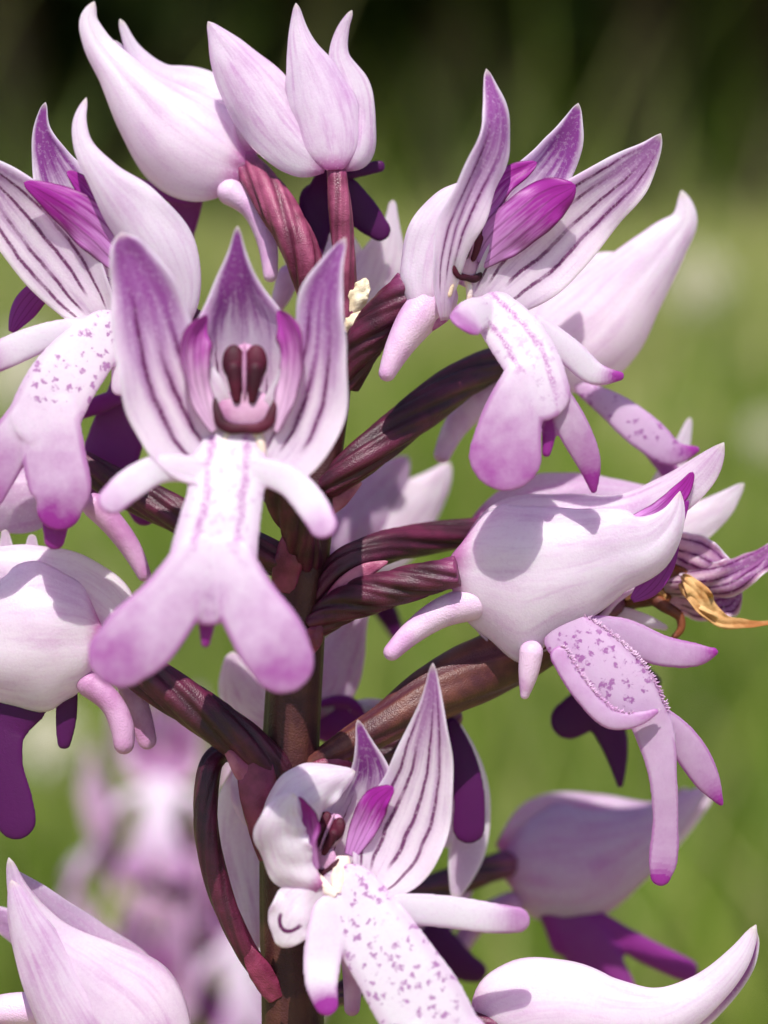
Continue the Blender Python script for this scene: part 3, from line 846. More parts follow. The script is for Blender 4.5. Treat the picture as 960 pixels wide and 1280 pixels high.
# ---- upper left flower cut by the frame edge
f = Flower('open flower with magenta petal and veined sepal, its spotted lip kicking sideways', (380, 520, 0), 100)
f.pet('lateral_sepal', 'sepal_out', [(212, 420, 6, 14), (222, 372, 16, 26), (202, 320, 28, 44), (168, 268, 36, 40), (128, 220, 38, 22), (102, 178, 34, 12), (99, 150, 30, 9), (108, 122, 26, 3)], cup=-70, tilt=10, inner='back')
f.pet('dorsal_sepal', 'sepal_dorsal', [(150, 370, -44, 40), (118, 305, -50, 52), (88, 248, -44, 42), (64, 200, -34, 25), (53, 160, -26, 11), (57, 128, -20, 3)], cup=70)
f.pet('lateral_sepal', 'sepal_striped', [(130, 405, -8, 22), (92, 350, -16, 46), (48, 292, -18, 50), (4, 240, -16, 38), (-34, 205, -10, 18), (-56, 186, -6, 3)], cup=50, tilt=10)
f.pet('petal', 'petal', [(165, 345, 2, 12), (135, 302, 8, 28), (95, 267, 12, 27), (58, 243, 14, 16), (30, 228, 16, 4)], cup=-30, tilt=6, th=5)
f.pet('petal', 'petal', [(150, 300, -6, 8), (120, 250, -2, 14), (98, 226, 2, 10), (84, 214, 4, 3)], cup=40, th=5)
f.pet('petal', 'petal_deep', [(14, 415, -96, 4), (26, 392, -92, 15), (44, 369, -84, 16), (72, 352, -70, 12), (120, 350, -50, 10), (160, 372, -30, 6)], cup=-30)
f.column(172, 352, -8, s=.7, yaw=-50, roll=20)
f.lip('lip', [
    [(132, 416, 6, 32, 0), (104, 444, 20, 40, 0), (76, 480, 34, 45, .05), (58, 515, 42, 46, .12)],
    [(112, 410, 2, 16, 0), (60, 420, 4, 18, 0), (10, 440, 8, 20, .1), (-14, 452, 10, 18, .5)],
    [(146, 415, 0, 14, 0), (152, 450, 4, 14, 0), (150, 484, 8, 12, .2)],
    [(62, 525, 44, 38, .15), (68, 575, 52, 41, .35), (76, 618, 58, 38, .5), (74, 634, 58, 30, .7)],
    [(40, 520, 40, 30, .15), (10, 560, 44, 30, .4), (-20, 610, 48, 30, .6)],
    [(70, 640, 46, 20, 1), (68, 674, 42, 14, 1)]])
f.ovary([(398, 545, 6, 16), (340, 500, 30, 22), (280, 440, 60, 24), (225, 395, 90, 22)])
f.tube('spur', 'spur_mauve', [(118, 632, -10, 16), (142, 656, -12, 15), (164, 686, -14, 13), (180, 718, -14, 9)])

# ---- top left closed helmet
f = Flower('closed white helmet with two upturned tips beside the dark wood, ovary tinted rosy as if sunlit', (395, 400, 0), -40)
f.pet('lateral_sepal', 'sepal_out', [(306, 212, 14, 20), (272, 200, 22, 56), (226, 170, 26, 66), (182, 128, 20, 48), (146, 86, 12, 27), (118, 48, 4, 17), (110, 22, 0, 11), (118, 2, -2, 4)], cup=-125, inner='back', ridge=3)
f.pet('dorsal_sepal', 'sepal_out', [(308, 196, -6, 18), (282, 150, -14, 42), (240, 120, -18, 42), (196, 98, -16, 24), (168, 66, -12, 11), (150, 24, -10, 4)], cup=-120, inner='back')
f.pet('lateral_sepal', 'sepal_out', [(300, 205, -40, 18), (260, 175, -74, 52), (210, 130, -66, 48), (165, 90, -44, 22), (140, 50, -30, 4)], cup=110)
f.tube('spur', 'spur', [(288, 240, 8, 17), (314, 260, 10, 14), (332, 296, 12, 13), (338, 344, 14, 9)])
f.lip('lip_mauve', [
    [(235, 245, -50, 14, .3), (200, 240, -54, 10, .5), (170, 228, -56, 7, .8)],
    [(235, 250, -60, 20, .5), (215, 300, -90, 26, .6), (195, 350, -96, 26, .7)]])
f.ovary([(392, 372, 4, 20), (378, 318, 14, 25), (346, 258, 0, 25), (310, 208, -44, 20)], mat='ovary_lit', twist=2.0)

# ---- top centre helmet from behind
f = Flower('pale helmet seen from behind with three upright tips, topmost on a slender ovary', (432, 385, 8), 24)
f.pet('lateral_sepal', 'sepal_flush', [(408, 208, 0, 8), (386, 196, -2, 28), (352, 160, -4, 42), (316, 108, -8, 42), (284, 62, -14, 25), (268, 38, -18, 10), (260, 27, -20, 3)], cup=-100, inner='back')
f.pet('lateral_sepal', 'sepal_flush', [(425, 208, -2, 8), (440, 190, -4, 24), (446, 150, -8, 23), (438, 105, -14, 24), (424, 68, -20, 13), (428, 38, -24, 8), (440, 13, -26, 3)], cup=-100, inner='back')
f.pet('dorsal_sepal', 'sepal_flush', [(418, 212, 6, 10), (416, 188, 8, 34), (406, 140, 8, 44), (390, 92, 2, 36), (375, 50, -6, 17), (370, 4, -14, 3)], cup=-100, inner='back')
f.pet('petal', 'petal_deep', [(418, 205, -40, 10), (415, 150, -52, 26), (405, 100, -48, 18), (395, 60, -40, 3)], cup=90)
f.lip('lip_back', [
    [(415, 212, -40, 16, .9), (410, 240, -56, 26, .9), (405, 262, -62, 30, .9)],
    [(395, 250, -62, 22, .9), (390, 300, -66, 20, 1), (386, 330, -66, 12, 1)],
    [(432, 240, -62, 20, .9), (455, 268, -68, 21, 1), (474, 287, -70, 15, 1)],
    [(435, 216, -50, 9, .9), (474, 208, -56, 8, 1)]])
f.ovary([(436, 395, 6, 12), (431, 330, 14, 15), (425, 260, 22, 16), (420, 208, 14, 13)], mat='ovary_lit', twist=1.2, rib=.1)

# ---- back flower near the top of the stem
f = Flower('white flower mostly hidden behind the slender ovary, dried cream bract before it', (440, 430, -8), -120)
f.pet('lateral_sepal', 'sepal_out', [(440, 390, 0, 14), (462, 360, 0, 34), (480, 318, 0, 28), (489, 282, 0, 11), (491, 250, 0, 4)], cup=-70, inner='back')
f.pet('lateral_sepal', 'sepal_out', [(415, 380, 6, 14), (395, 345, 10, 32), (378, 300, 10, 26), (360, 262, 8, 4)], cup=-70, inner='back')
f.pet('dorsal_sepal', 'sepal_out', [(430, 390, 0, 20), (425, 340, -6, 34), (415, 290, -10, 24), (408, 250, -10, 4)], cup=-70, inner='back')
f.tube('spur', 'spur', [(360, 345, 20, 14), (352, 370, 22, 12), (342, 390, 22, 7)])
f.ovary([(432, 430, -4, 12), (428, 405, -50, 14), (432, 388, -112, 14)])
f.pet('bract', 'dry_straw', [(437, 392, 134, 6), (445, 375, 140, 13), (452, 360, 142, 11), (458, 348, 140, 3)], cup=-80, wave=3)
f.pet('bract', 'dry_straw', [(432, 415, 134, 5), (442, 402, 138, 11), (456, 392, 138, 4)], cup=-80, wave=3)

# ---- left middle closed helmet
f = Flower('pale lilac helmet cut by the frame edge with drooping purple lip toned dark for shade', (335, 960, 20), 60)
f.pet('lateral_sepal', 'sepal_out', [(128, 800, 4, 20), (116, 800, 10, 56), (80, 800, 20, 84), (34, 800, 26, 96), (-20, 795, 24, 80), (-70, 770, 16, 46), (-110, 730, 8, 6)], cup=-115, inner='back', ridge=3)
f.pet('dorsal_sepal', 'sepal_out', [(150, 790, -30, 18), (136, 770, -36, 36), (90, 738, -44, 44), (30, 720, -46, 40), (-30, 700, -40, 20), (-60, 670, -36, 4)], cup=-110, inner='back')
f.pet('lateral_sepal', 'sepal_shade', [(130, 810, -60, 18), (80, 800, -92, 62), (20, 790, -90, 60), (-50, 770, -60, 8)], cup=110)
f.pet('petal', 'sepal_out', [(45, 735, -80, 12), (40, 700, -84, 12), (40, 668, -84, 4)], cup=-30)
f.pet('petal', 'sepal_out', [(8, 735, -80, 14), (8, 700, -84, 12), (6, 662, -84, 4)], cup=-30)
f.tube('spur', 'spur_mauve', [(112, 855, -10, 17), (140, 880, -8, 15), (153, 910, -6, 15), (155, 930, -4, 13)])
f.lip('lip_back', [
    [(30, 880, -24, 30, .8), (0, 910, -20, 34, .9), (2, 960, -14, 28, .9), (14, 1000, -10, 27, 1), (20, 1024, -8, 26, 1)],
    [(84, 870, -30, 14, .9), (82, 905, -30, 13, 1), (80, 928, -30, 9, 1)]])
f.tube('lip_lobe', 'spur_mauve', [(158, 850, -46, 14), (172, 885, -46, 15), (184, 925, -44, 12)], flat=.5)
f.ovary([(345, 962, 26, 24), (300, 925, 42, 28), (240, 882, 52, 29), (180, 842, 46, 27), (130, 808, 28, 22)], twist=2.0)
f.pet('bract', 'bract_dark', [(335, 1075, -12, 12), (328, 1030, -4, 20), (322, 985, -2, 24), (318, 955, -6, 20), (312, 938, -12, 6)], cup=-60)
f.pet('bract', 'bract', [(318, 990, -10, 8), (304, 965, -4, 12), (290, 945, -2, 8), (278, 932, -4, 3)], cup=-60)

# ---- left, behind the upper left lip
f = Flower('flower mostly hidden behind a spotted lip, mauve lobed lip turned away', (375, 705, 10), -40)
f.pet('lateral_sepal', 'sepal_shade', [(90, 618, 0, 16), (55, 620, 8, 38), (15, 622, 12, 44), (-30, 612, 10, 36), (-70, 590, 6, 6)], cup=-110, inner='back')
f.lip('lip_mauve', [
    [(160, 490, -30, 26, .2), (150, 530, -36, 34, .3), (136, 575, -40, 36, .35), (126, 600, -42, 32, .4)],
    [(158, 492, -20, 9, .7), (125, 505, -16, 12, .8), (84, 522, -14, 7, .9)],
    [(180, 640, -40, 18, .9), (170, 620, -40, 20, .9)]])
f.ovary([(360, 705, 18, 22), (300, 680, 14, 25), (215, 640, -6, 25), (150, 608, -26, 23), (92, 574, -36, 18)], twist=2.0)
f.pet('bract', 'bract_dark', [(352, 740, 72, 14), (360, 705, 80, 18), (368, 672, 82, 14), (382, 655, 78, 3)], cup=-60)

# ---- blurred flower behind the stem, right
f = Flower('blurred white flower behind the stem between two rising ovaries', (400, 700, -20), -290)
f.pet('lateral_sepal', 'sepal_shade', [(400, 712, 0, 14), (428, 680, 10, 42), (458, 630, 12, 46), (490, 596, 8, 26), (510, 570, 4, 4)], cup=-90, inner='back')
f.pet('lateral_sepal', 'sepal_out', [(420, 715, 0, 14), (468, 682, 4, 42), (512, 640, 4, 38), (545, 604, 0, 20), (562, 578, 0, 4)], cup=-80, inner='back')
f.pet('dorsal_sepal', 'sepal_shade', [(400, 705, -10, 14), (415, 650, -14, 36), (438, 600, -18, 22), (448, 560, -20, 4)], cup=-80, inner='back')
f.lip('lip_back', [[(440, 715, -40, 20, .9), (470, 745, -60, 18, .9), (498, 795, -70, 10, 1)], [(450, 730, -50, 16, .9), (430, 790, -60, 14, 1)]], voxel=4)
f.ovary([(388, 745, -18, 18), (395, 730, -120, 20), (405, 708, -280, 17)])

# ---- behind the stem, middle
f = Flower('lilac flower peeping out on both sides of the stem below the two level ovaries', (375, 860, -20), -150)
f.pet('lateral_sepal', 'sepal_shade', [(385, 890, 0, 16), (408, 860, 6, 34), (428, 815, 6, 30), (448, 775, 2, 12), (462, 750, 0, 4)], cup=-80, inner='back')
f.pet('lateral_sepal', 'sepal_flush', [(350, 900, 0, 16), (318, 885, 6, 36), (300, 850, 8, 30), (290, 815, 4, 6)], cup=-90, inner='back')
f.pet('dorsal_sepal', 'sepal_flush', [(370, 890, -10, 20), (372, 830, -16, 36), (380, 770, -20, 20), (385, 730, -20, 4)], cup=-80, inner='back')
f.lip('lip_mauve', [
    [(372, 900, -20, 24, .5), (400, 902, -10, 24, .6), (440, 896, 0, 20, .6), (462, 888, 4, 12, .8)],
    [(400, 880, 4, 6, .9), (435, 876, 8, 7, 1), (450, 888, 8, 6, 1)],
    [(420, 915, -14, 22, .7), (430, 935, -14, 14, .9)]], voxel=3.5)
f.pet('petal', 'sepal_out', [(436, 884, 6, 5), (460, 882, 10, 9), (485, 880, 8, 4)], cup=-30)
f.ovary([(365, 930, -18, 18), (366, 915, -70, 20), (370, 896, -140, 18)])

# ---- behind the stem, low left, on a bowed ovary
f = Flower('lilac flower behind the stem on a thin bowed dark ovary', (330, 1210, 10), -90)
f.pet('lateral_sepal', 'sepal_flush', [(308, 960, 0, 16), (300, 1010, 8, 32), (300, 1070, 10, 34), (312, 1130, 6, 24), (320, 1190, 2, 5)], cup=-80, inner='back')
f.pet('lateral_sepal', 'sepal_flush', [(340, 965, -14, 14), (345, 1030, -14, 36), (345, 1100, -12, 30), (335, 1160, -10, 5)], cup=-80, inner='back')
f.pet('petal', 'spur', [(296, 965, 22, 6), (304, 995, 28, 16), (318, 1025, 28, 13), (326, 1040, 26, 4)], cup=-80)
f.pet('petal', 'spur', [(312, 950, 20, 6), (322, 985, 24, 12), (328, 1020, 24, 4)], cup=-80)
f.ovary([(334, 1225, 12, 14), (306, 1185, 34, 15), (272, 1105, 42, 17), (257, 1020, 40, 17), (264, 955, 24, 16), (290, 938, -30, 14)], rib=.08)
f.pet('bract', 'bract_dark', [(345, 1250, 125, 10), (328, 1220, 133, 15), (314, 1195, 135, 10), (308, 1178, 133, 3)], cup=-50)

# ---- blurred helmet, lower right, in shade
f = Flower('shaded blurred mauve helmet on a dark ovary behind the spike', (400, 1180, -20), -290)
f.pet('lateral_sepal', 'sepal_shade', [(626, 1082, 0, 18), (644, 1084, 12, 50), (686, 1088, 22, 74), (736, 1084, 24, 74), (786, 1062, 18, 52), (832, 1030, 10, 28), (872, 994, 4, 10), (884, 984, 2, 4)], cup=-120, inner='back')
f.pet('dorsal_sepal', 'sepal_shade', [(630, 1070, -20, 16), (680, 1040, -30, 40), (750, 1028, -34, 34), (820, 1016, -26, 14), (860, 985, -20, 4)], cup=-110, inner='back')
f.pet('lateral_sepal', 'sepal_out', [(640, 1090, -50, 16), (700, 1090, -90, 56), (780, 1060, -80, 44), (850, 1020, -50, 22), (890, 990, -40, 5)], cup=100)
f.lip('lip_mauve', [
    [(700, 1140, -10, 28, .5), (730, 1180, 0, 32, .5), (765, 1230, 6, 28, .6), (785, 1270, 8, 22, .7)],
    [(745, 1150, -10, 14, .8), (800, 1185, -8, 17, .8), (858, 1213, -6, 16, .9)],
    [(690, 1150, -6, 14, .8), (700, 1182, -6, 13, .9)]], voxel=4)
f.tube('spur', 'spur_mauve', [(640, 1130, -10, 16), (600, 1150, -8, 14), (572, 1190, -6, 12)])
f.ovary([(398, 1170, -10, 16), (470, 1140, -120, 18), (550, 1108, -230, 20), (632, 1080, -282, 18)])

f = Flower('small blurred purple lip lobes below a white lip arm', (395, 1240, -20), -260)
f.lip('lip_back', [
    [(545, 1165, 0, 18, .7), (560, 1190, 4, 22, .8), (580, 1208, 6, 20, 1), (594, 1214, 6, 16, 1)],
    [(540, 1170, 0, 16, .7), (530, 1210, 0, 16, .8)]], voxel=4)
f.pet('lateral_sepal', 'sepal_shade', [(520, 1180, -20, 14), (540, 1150, -24, 30), (570, 1120, -26, 20), (590, 1090, -26, 4)], cup=-80, inner='back')
f.ovary([(390, 1260, -10, 14), (450, 1230, -120, 16), (525, 1185, -265, 15)])

# ---- helmet cut by the bottom edge, right
f = Flower('white helmet lying level with upturned purple-lined tip, cut by the lower frame edge', (385, 1330, 10), 50)
f.pet('lateral_sepal', 'sepal_out', [(600, 1300, 0, 14), (612, 1292, 10, 46), (650, 1276, 22, 66), (706, 1270, 26, 62), (768, 1278, 24, 50), (830, 1272, 18, 36), (882, 1242, 10, 24), (925, 1196, 4, 15), (945, 1156, 0, 4)], cup=-120, inner='back')
f.pet('dorsal_sepal', 'sepal_out', [(610, 1290, -24, 14), (660, 1262, -34, 42), (730, 1252, -36, 34), (800, 1256, -30, 20), (858, 1246, -22, 14), (896, 1225, -16, 4)], cup=-110, inner='back')
f.pet('lateral_sepal', 'sepal_open', [(620, 1310, -60, 14), (700, 1290, -86, 50), (800, 1285, -76, 40), (880, 1250, -44, 26), (928, 1205, -24, 15), (946, 1165, -16, 4)], cup=60, tilt=-10)
f.ovary([(400, 1345, 16, 22), (480, 1310, 34, 26), (560, 1288, 46, 26), (620, 1284, 50, 22)])

# ---- helmet cut by the bottom edge, left
f = Flower('pale veinless helmet pointing up and outwards from the lower frame corner', (335, 1400, 10), 70)
f.pet('dorsal_sepal', 'sepal_flush', [(205, 1372, 0, 20), (186, 1334, 10, 62), (146, 1282, 20, 86), (96, 1230, 20, 66), (52, 1172, 12, 32), (24, 1120, 6, 15), (11, 1072, 2, 4)], cup=-110, inner='back', ridge=3)
f.pet('lateral_sepal', 'sepal_flush', [(180, 1385, 6, 18), (130, 1340, 18, 54), (86, 1270, 26, 44), (52, 1200, 26, 34), (26, 1140, 22, 20), (14, 1100, 18, 5)], cup=-90, inner='back')
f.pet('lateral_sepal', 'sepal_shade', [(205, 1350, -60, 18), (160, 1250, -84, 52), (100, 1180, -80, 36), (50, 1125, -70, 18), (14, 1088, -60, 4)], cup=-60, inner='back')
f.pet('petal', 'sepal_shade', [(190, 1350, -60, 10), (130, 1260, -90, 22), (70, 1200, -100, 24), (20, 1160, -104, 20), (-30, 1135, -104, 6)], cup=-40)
f.ovary([(345, 1400, 16, 24), (300, 1390, 40, 27), (250, 1380, 60, 26), (204, 1366, 70, 22)])
f.tube('lip_arm', 'spur', [(50, 1262, -50, 22), (10, 1262, -50, 20), (-30, 1268, -50, 16)])

# ------------------------------------------------------------------ blurred second orchid behind, lower left
def rotm(yaw, pitch, roll=0):
    a, b, c = math.radians(yaw), math.radians(pitch), math.radians(roll)
    Ry = np.array([[math.cos(a), 0, math.sin(a)], [0, 1, 0], [-math.sin(a), 0, math.cos(a)]])
    Rx = np.array([[1, 0, 0], [0, math.cos(b), -math.sin(b)], [0, math.sin(b), math.cos(b)]])
    Rz = np.array([[math.cos(c), -math.sin(c), 0], [math.sin(c), math.cos(c), 0], [0, 0, 1]])
    return Ry @ Rx @ Rz

def template_parts():
    P = []
    P.append(('dorsal_sepal', 'sepal_pink', ribbon([(0, 0, -60, 14), (0, 70, -72, 56), (0, 140, -44, 56), (0, 205, -4, 28), (0, 260, 20, 3)], cup=110, raw=True, nu=20, nv=11)))
    for s in (-1, 1):
        P.append(('lateral_sepal', 'sepal_pink', ribbon([(s*10, -20, -50, 14), (s*60, 50, -50, 58), (s*85, 125, -20, 54), (s*100, 195, 0, 28), (s*112, 255, 0, 3)], cup=80, tilt=s*20, raw=True, nu=20, nv=11)))
        P.append(('petal', 'petal', ribbon([(s*15, 0, -40, 8), (s*40, 60, -38, 24), (s*48, 120, -16, 20), (s*40, 165, 0, 4)], cup=50, raw=True, nu=16, nv=9)))
    g, at = lip_geo([([(0, -20, 0, 44, 0), (0, -80, 24, 48, 0), (0, -150, 50, 48, .2)], {}),
                     ([(-40, -30, 4, 18, 0), (-100, -50, 20, 19, .1), (-130, -85, 36, 15, .5)], {}),
                     ([(40, -30, 4, 18, 0), (100, -50, 20, 19, .1), (130, -85, 36, 15, .5)], {}),
                     ([(-20, -150, 50, 34, .2), (-60, -220, 70, 42, .5)], {}),
                     ([(20, -150, 50, 34, .2), (60, -220, 70, 42, .5)], {})], voxel=7.0, smooth=4, raw=True)
    P.append(('lip', 'lip', g, at))
    P.append(('spur', 'spur', tube([(0, -20, -40, 20), (0, -60, -64, 16), (0, -110, -70, 10)], raw=True, n=14, m=12)))
    return P
TPL = template_parts()

def far_orchid(x, y_top, d, n, rise, seed, label):
    r = random.Random(seed)
    k = 1 - d / FPX
    top = U(x, y_top, d)
    base = np.array([top[0] + 60, top[1], top[2]])
    w = to_world([base])[0]
    down = w[2] / (UNIT * math.cos(PITCH))
    e = empty('orchid', to_world([[base[0], base[1] - down, base[2]]])[0])
    e['label'] = label; e['category'] = 'orchid'; e['group'] = 'orchids in the meadow'
    axis = lambda q: top + (np.array([base[0], base[1] - down, base[2]]) - top) * q
    mesh_object('stem', tube([(*axis(q), 16 + 40 * q) for q in (0, .1, .3, .6, 1.0)], raw=True, n=40, m=16, ribs=5, rib=.05), M['stem'], e)
    for i in range(n):
        q = .012 + rise * i
        c = axis(q)
        yaw = i * 137.5 + r.uniform(-15, 15)
        Rm = rotm(yaw, r.uniform(-6, 14))
        s = .85 + .3 * min(1, i / 5)
        arm = Rm @ np.array([0, 40, 230.0]) * s
        pos = c + arm
        fe = empty('flower', to_world([pos])[0], e)
        for nm, mt, g, *at in TPL:
            mesh_object(nm, ((g[0] * s) @ Rm.T + pos, g[1], g[2]), M[mt], fe, at[0] if at else None)
        root = c - np.array([0, 60, 0])
        j = pos + Rm @ np.array([0, -10, -55.0]) * s
        mesh_object('ovary', tube([(*root, 14), *[(*(root + (j - root) * t + np.array([0, -30 * t * (1 - t), 0])), 22) for t in (.35, .7)], (*j, 18)], raw=True, n=20, m=14, ribs=3, rib=.12, twist=2), M['ovary'], fe)

far_orchid(225, 940, -2500, 24, .021, 3, 'soft blurred pink orchid spike far behind the bowed ovary')


# ------------------------------------------------------------------ meadow, grass, wood
def simple_mat(name, cols, scale=.8, rough=.7, trans=0.0, spec=.2, use_attr=False):
    t = NT(name)
    tc = t.n('ShaderNodeTexCoord')
    nz = t.noise(tc.outputs['Object'], scale, 4, .6)
    ramp = t.n('ShaderNodeValToRGB')
    ramp.color_ramp.elements[0].position = .3
    ramp.color_ramp.elements[1].position = .7
    ramp.color_ramp.elements[0].color = (*cols[0], 1)
    ramp.color_ramp.elements[1].color = (*cols[-1], 1)
    if len(cols) == 3:
        el = ramp.color_ramp.elements.new(.5); el.color = (*cols[1], 1)
    src = nz
    if use_attr:
        a, b, c = t.attr('part')
        src = t.add(t.mul(a, .8), t.mul(nz, .2))
    t.put(ramp.inputs[0], src)
    return t.out(ramp.outputs[0], rough=rough, spec=spec, trans=trans)

def plain_object(name, V, F, C, mat, loc=(0, 0, 0), smooth=True):
    me = raw_mesh(name, V, F)
    if C is not None:
        set_attr(me, 'part', C)
    if smooth:
        me.shade_smooth()
    me.materials.append(mat)
    ob = bpy.data.objects.new(name, me)
    COL.objects.link(ob)
    ob.location = loc
    return ob

# ground sheet: gently uneven, to the horizon
xs = np.concatenate([[-300, -120, -50, -20], np.linspace(-10, 10, 41), [20, 50, 120, 300]])
ys = np.concatenate([[-100, -30, -8], np.linspace(-2, 18, 41), [30, 60, 150, 400]])
GX, GY = np.meshgrid(xs, ys, indexing='ij')
GZ = .02 * np.sin(GX * 1.3 + GY * .7) * np.sin(GY * .9 + 1) * np.clip((np.hypot(GX, GY) - .4) / 2, 0, 1)
gp = np.stack([GX, GY, GZ], -1).reshape(-1, 3)
ground = plain_object('ground', gp, grid_faces(len(xs), len(ys), 0, flip=True), None,
                      simple_mat('meadow_soil_and_moss', (srgb(92, 106, 40), srgb(126, 130, 66), srgb(172, 162, 114)), 2.2))
ground['kind'] = 'structure'

# meadow grass: curved blades
def blades(n, rmin, rmax, hmin, hmax, spread, seed, tone):
    r = np.random.default_rng(seed)
    q = r.random(n)
    dist = rmin * (rmax / rmin) ** (q ** .8)
    x = dist * r.uniform(-spread, spread, n)
    h = r.uniform(hmin, hmax, n)
    w = r.uniform(.0012, .0032, n) * (1 + dist * .25)
    ang = r.uniform(0, 6.283, n)
    lean = r.uniform(.05, .6, n) * h
    la = r.uniform(0, 6.283, n)
    base = np.stack([x, dist, np.zeros(n)], 1)
    sx = np.stack([np.cos(ang), np.sin(ang), np.zeros(n)], 1)
    ld = np.stack([np.cos(la), np.sin(la), np.zeros(n)], 1)
    V = []
    for t_ in (0, .4, .75, 1.0):
        c = base + np.array([0, 0, 1.0]) * (h * t_)[:, None] + ld * (lean * t_ * t_)[:, None]
        hw = (w * (1 - t_ ** 2) + .0002)[:, None]
        V += [c - sx * hw, c + sx * hw]
    V = np.stack(V, 1).reshape(-1, 3)
    o = (np.arange(n) * 8)[:, None, None]
    f = np.array([[0, 1, 3, 2], [2, 3, 5, 4], [4, 5, 7, 6]])[None] + o
    c = np.clip(r.normal(tone, .2, n), 0, 1)
    C = np.stack([np.repeat(c, 8)] * 3, 1)
    return V, f.reshape(-1, 4), C

gm = simple_mat('grass_green_to_straw', (srgb(98, 124, 38), srgb(138, 150, 64), srgb(192, 182, 132)), .8, rough=.5, trans=.35, use_attr=True)
g1 = blades(16000, .55, 4.0, .03, .12, .55, 5, .34)
g2 = blades(16000, 2.5, 9.0, .05, .16, .55, 6, .6)
g3 = blades(300, 2.2, 8.0, .3, .6, .45, 8, .45)
gv, gf, gc = join(g1, g2, g3)
grass = plain_object('grass', gv, gf, gc, gm)
grass['kind'] = 'stuff'
grass['label'] = 'soft blurred green and straw coloured meadow grass'

# shady wood edge
bark = simple_mat('bark_dark_brown', (srgb(60, 46, 36), srgb(98, 80, 62)), 9)
leafm = simple_mat('leaves_green_shade_darkened', (srgb(44, 54, 26), srgb(72, 84, 40)), 3, rough=.6, trans=.15, use_attr=True)  # leaf green darkened so the colour carries the wood's shade

def leaf_cloud(n, centre, rad, seed, size=.09):
    r = np.random.default_rng(seed)
    blobs = r.normal(0, .45, (14, 3)) * rad
    k = r.integers(0, 14, n)
    p = blobs[k] + r.normal(0, .17, (n, 3)) * rad
    a = norm(r.normal(0, 1, (n, 3))); b = norm(np.cross(a, r.normal(0, 1, (n, 3))))
    s = size * r.uniform(.6, 1.4, n)[:, None]
    V = np.stack([p - a * s, p - b * s * .5, p + a * s, p + b * s * .5], 1).reshape(-1, 3) + centre
    f = (np.arange(n) * 4)[:, None] + np.arange(4)
    c = np.repeat(r.random(n), 4)
    return V, f, np.stack([c] * 3, 1)

def taper(pts, raw_n=18, m=10):
    return tube(pts, raw=True, n=raw_n, m=m, lump=.08)

TREES = [(-2.2, 10.2, .16), (-1.45, 9.2, .12), (-.75, 10.8, .2), (-.3, 9.5, .09), (.28, 9.1, .10), (.62, 10.6, .16), (1.05, 9.4, .13), (1.75, 10.1, .2), (2.6, 9.4, .14), (-3.2, 9.6, .2), (3.5, 10.3, .18), (-4.4, 10.0, .17), (-5.6, 9.5, .2), (-6.9, 10.4, .18), (4.7, 9.6, .2), (5.9, 10.2, .16), (7.1, 9.7, .2)]
kinds = ['slim dark trunk', 'stout dark trunk']
for i, (x, y, rr) in enumerate(TREES):
    r = random.Random(40 + i)
    H = r.uniform(4.2, 5.6)
    e = bpy.data.objects.new('tree', None); COL.objects.link(e); e.location = (x, y, 0)
    e['category'] = 'tree'; e['group'] = 'trees of the wood edge'
    e['label'] = 'dark blurred tree of the shady wood edge beyond the meadow'
    lx, ly = r.uniform(-.2, .2), r.uniform(-.2, .2)
    V, F, C = taper([(0, 0, -.05, rr * 1.3), (lx * .2, ly * .2, .5, rr), (lx * .6, ly * .6, 2.0, rr * .8), (lx, ly, H * .8, rr * .35)])
    for k in range(4):
        a = r.uniform(0, 6.28); z0 = r.uniform(1.8, 3.2)
        b = taper([(lx * .5, ly * .5, z0, rr * .35), (lx * .5 + .5 * math.cos(a), ly * .5 + .5 * math.sin(a), z0 + .5, rr * .25), (lx + 1.1 * math.cos(a), ly + 1.1 * math.sin(a), z0 + 1.3, rr * .1)], 10, 7)
        V, F, C = join((V, F, C), b)
    o = plain_object('trunk', V, F, C, bark); o.parent = e
    V, F, C = leaf_cloud(3000, (lx, ly - .9, 3.0), np.array([1.7, 2.0, 1.7]), 60 + i, .17)
    o = plain_object('crown', V, F, C, leafm, smooth=False); o.parent = e

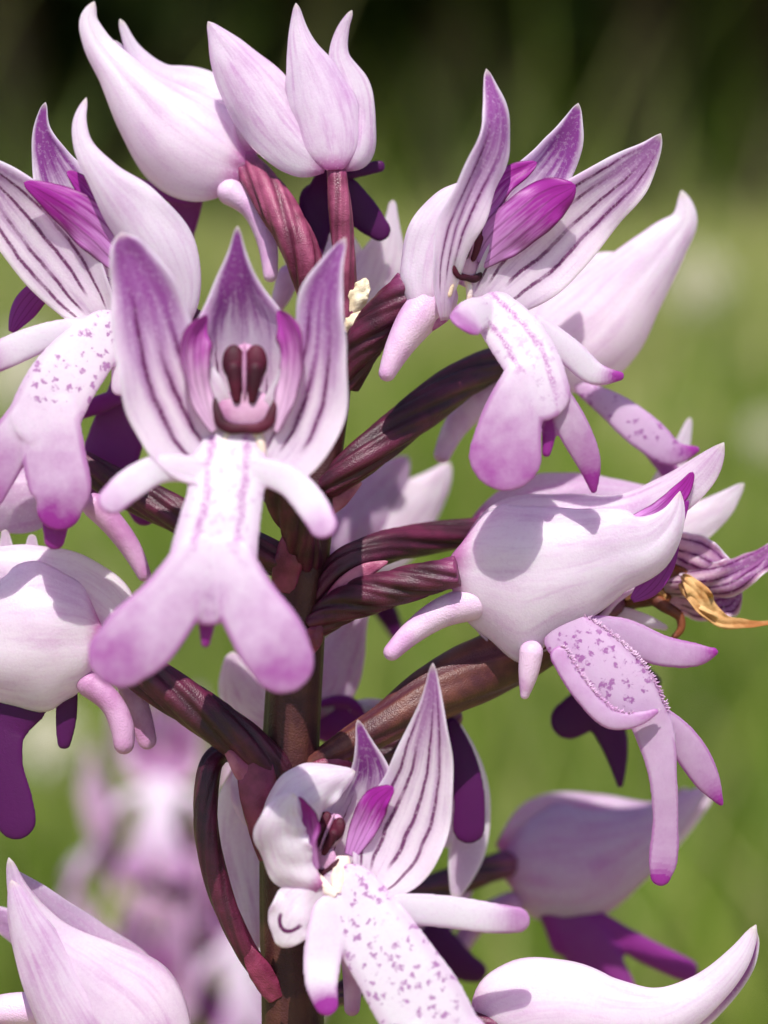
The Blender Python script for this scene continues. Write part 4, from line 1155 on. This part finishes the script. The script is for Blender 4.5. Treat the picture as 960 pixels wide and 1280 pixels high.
parts = []
for i in range(76):
    r = random.Random(90 + i)
    parts.append(leaf_cloud(900, (-9 + 18 * ((i * .618) % 1), r.uniform(10.8, 13.5), r.uniform(.2, 1.8)), np.array([1.1, .7, .9]), 200 + i, .13))
V, F, C = join(*parts)
o = plain_object('undergrowth', V, F, C, leafm, smooth=False)
o['kind'] = 'stuff'; o['label'] = 'dark shady undergrowth of the wood'

# pale seed heads of the meadow, far out of focus: stalk with a loose round head
headm = simple_mat('pale_meadow_flower', (srgb(224, 214, 186), srgb(244, 238, 222)), 60, rough=.6, trans=.3)
stalkm = simple_mat('flower_stalk', (srgb(96, 120, 44), srgb(130, 146, 70)), 20)
def meadow_flower(px, py, dist, rad, label, seed):
    ray = AX_F + AX_R * (px - 480) / FPX + AX_U * (640 - py) / FPX
    p = CAM + ray * dist / ray[1]
    r = np.random.default_rng(seed)
    e = bpy.data.objects.new('meadow_flower', None); COL.objects.link(e); e.location = (p[0], p[1], 0)
    e['label'] = label; e['category'] = 'wild flower'; e['group'] = 'pale wild flowers in the meadow'
    V, F, C = tube([(0, 0, -.01, .0018), (.01, .005, p[2] * .5, .0015), (0, 0, p[2], .0012)], raw=True, n=16, m=8)
    o = plain_object('stalk', V, F, C, stalkm); o.parent = e
    prt = [ball((0, 0, p[2]), (rad * .35,) * 3, raw=True, n=8, m=10)]
    for k in range(34):
        a, z = k * 2.399, 1 - 2 * (k + .5) / 34
        q = math.sqrt(1 - z * z)
        dr = np.array([math.cos(a) * q, math.sin(a) * q, z])
        c = np.array([0, 0, p[2]]) + dr * rad * .68
        sd_ = norm(np.cross(dr, [.3, .2, 1]))
        tip = np.array([0, 0, p[2]]) + dr * rad
        prt.append(tube([(*(c - dr * rad * .4), rad * .05), (*c, rad * .13), (*tip, rad * .04)], raw=True, n=5, m=6, flat=.5))
    V, F, C = join(*prt)
    o = plain_object('flower_head', V, F, C, headm); o.parent = e
meadow_flower(872, 352, 1.7, .024, 'round cream flower head blurred in the meadow beyond the white helmet tip', 1)
meadow_flower(962, 545, 1.0, .010, 'small white flower head blurred at the frame edge above the withered flower', 2)
meadow_flower(30, 470, 1.5, .030, 'broad cream flower head blurred behind the lip that kicks sideways', 3)
meadow_flower(60, 925, .75, .012, 'tan flower head blurred low in the grass behind the drooping purple lip', 4)

for ob in list(bpy.data.objects):
    if '_w' in ob.keys():
        del ob['_w']
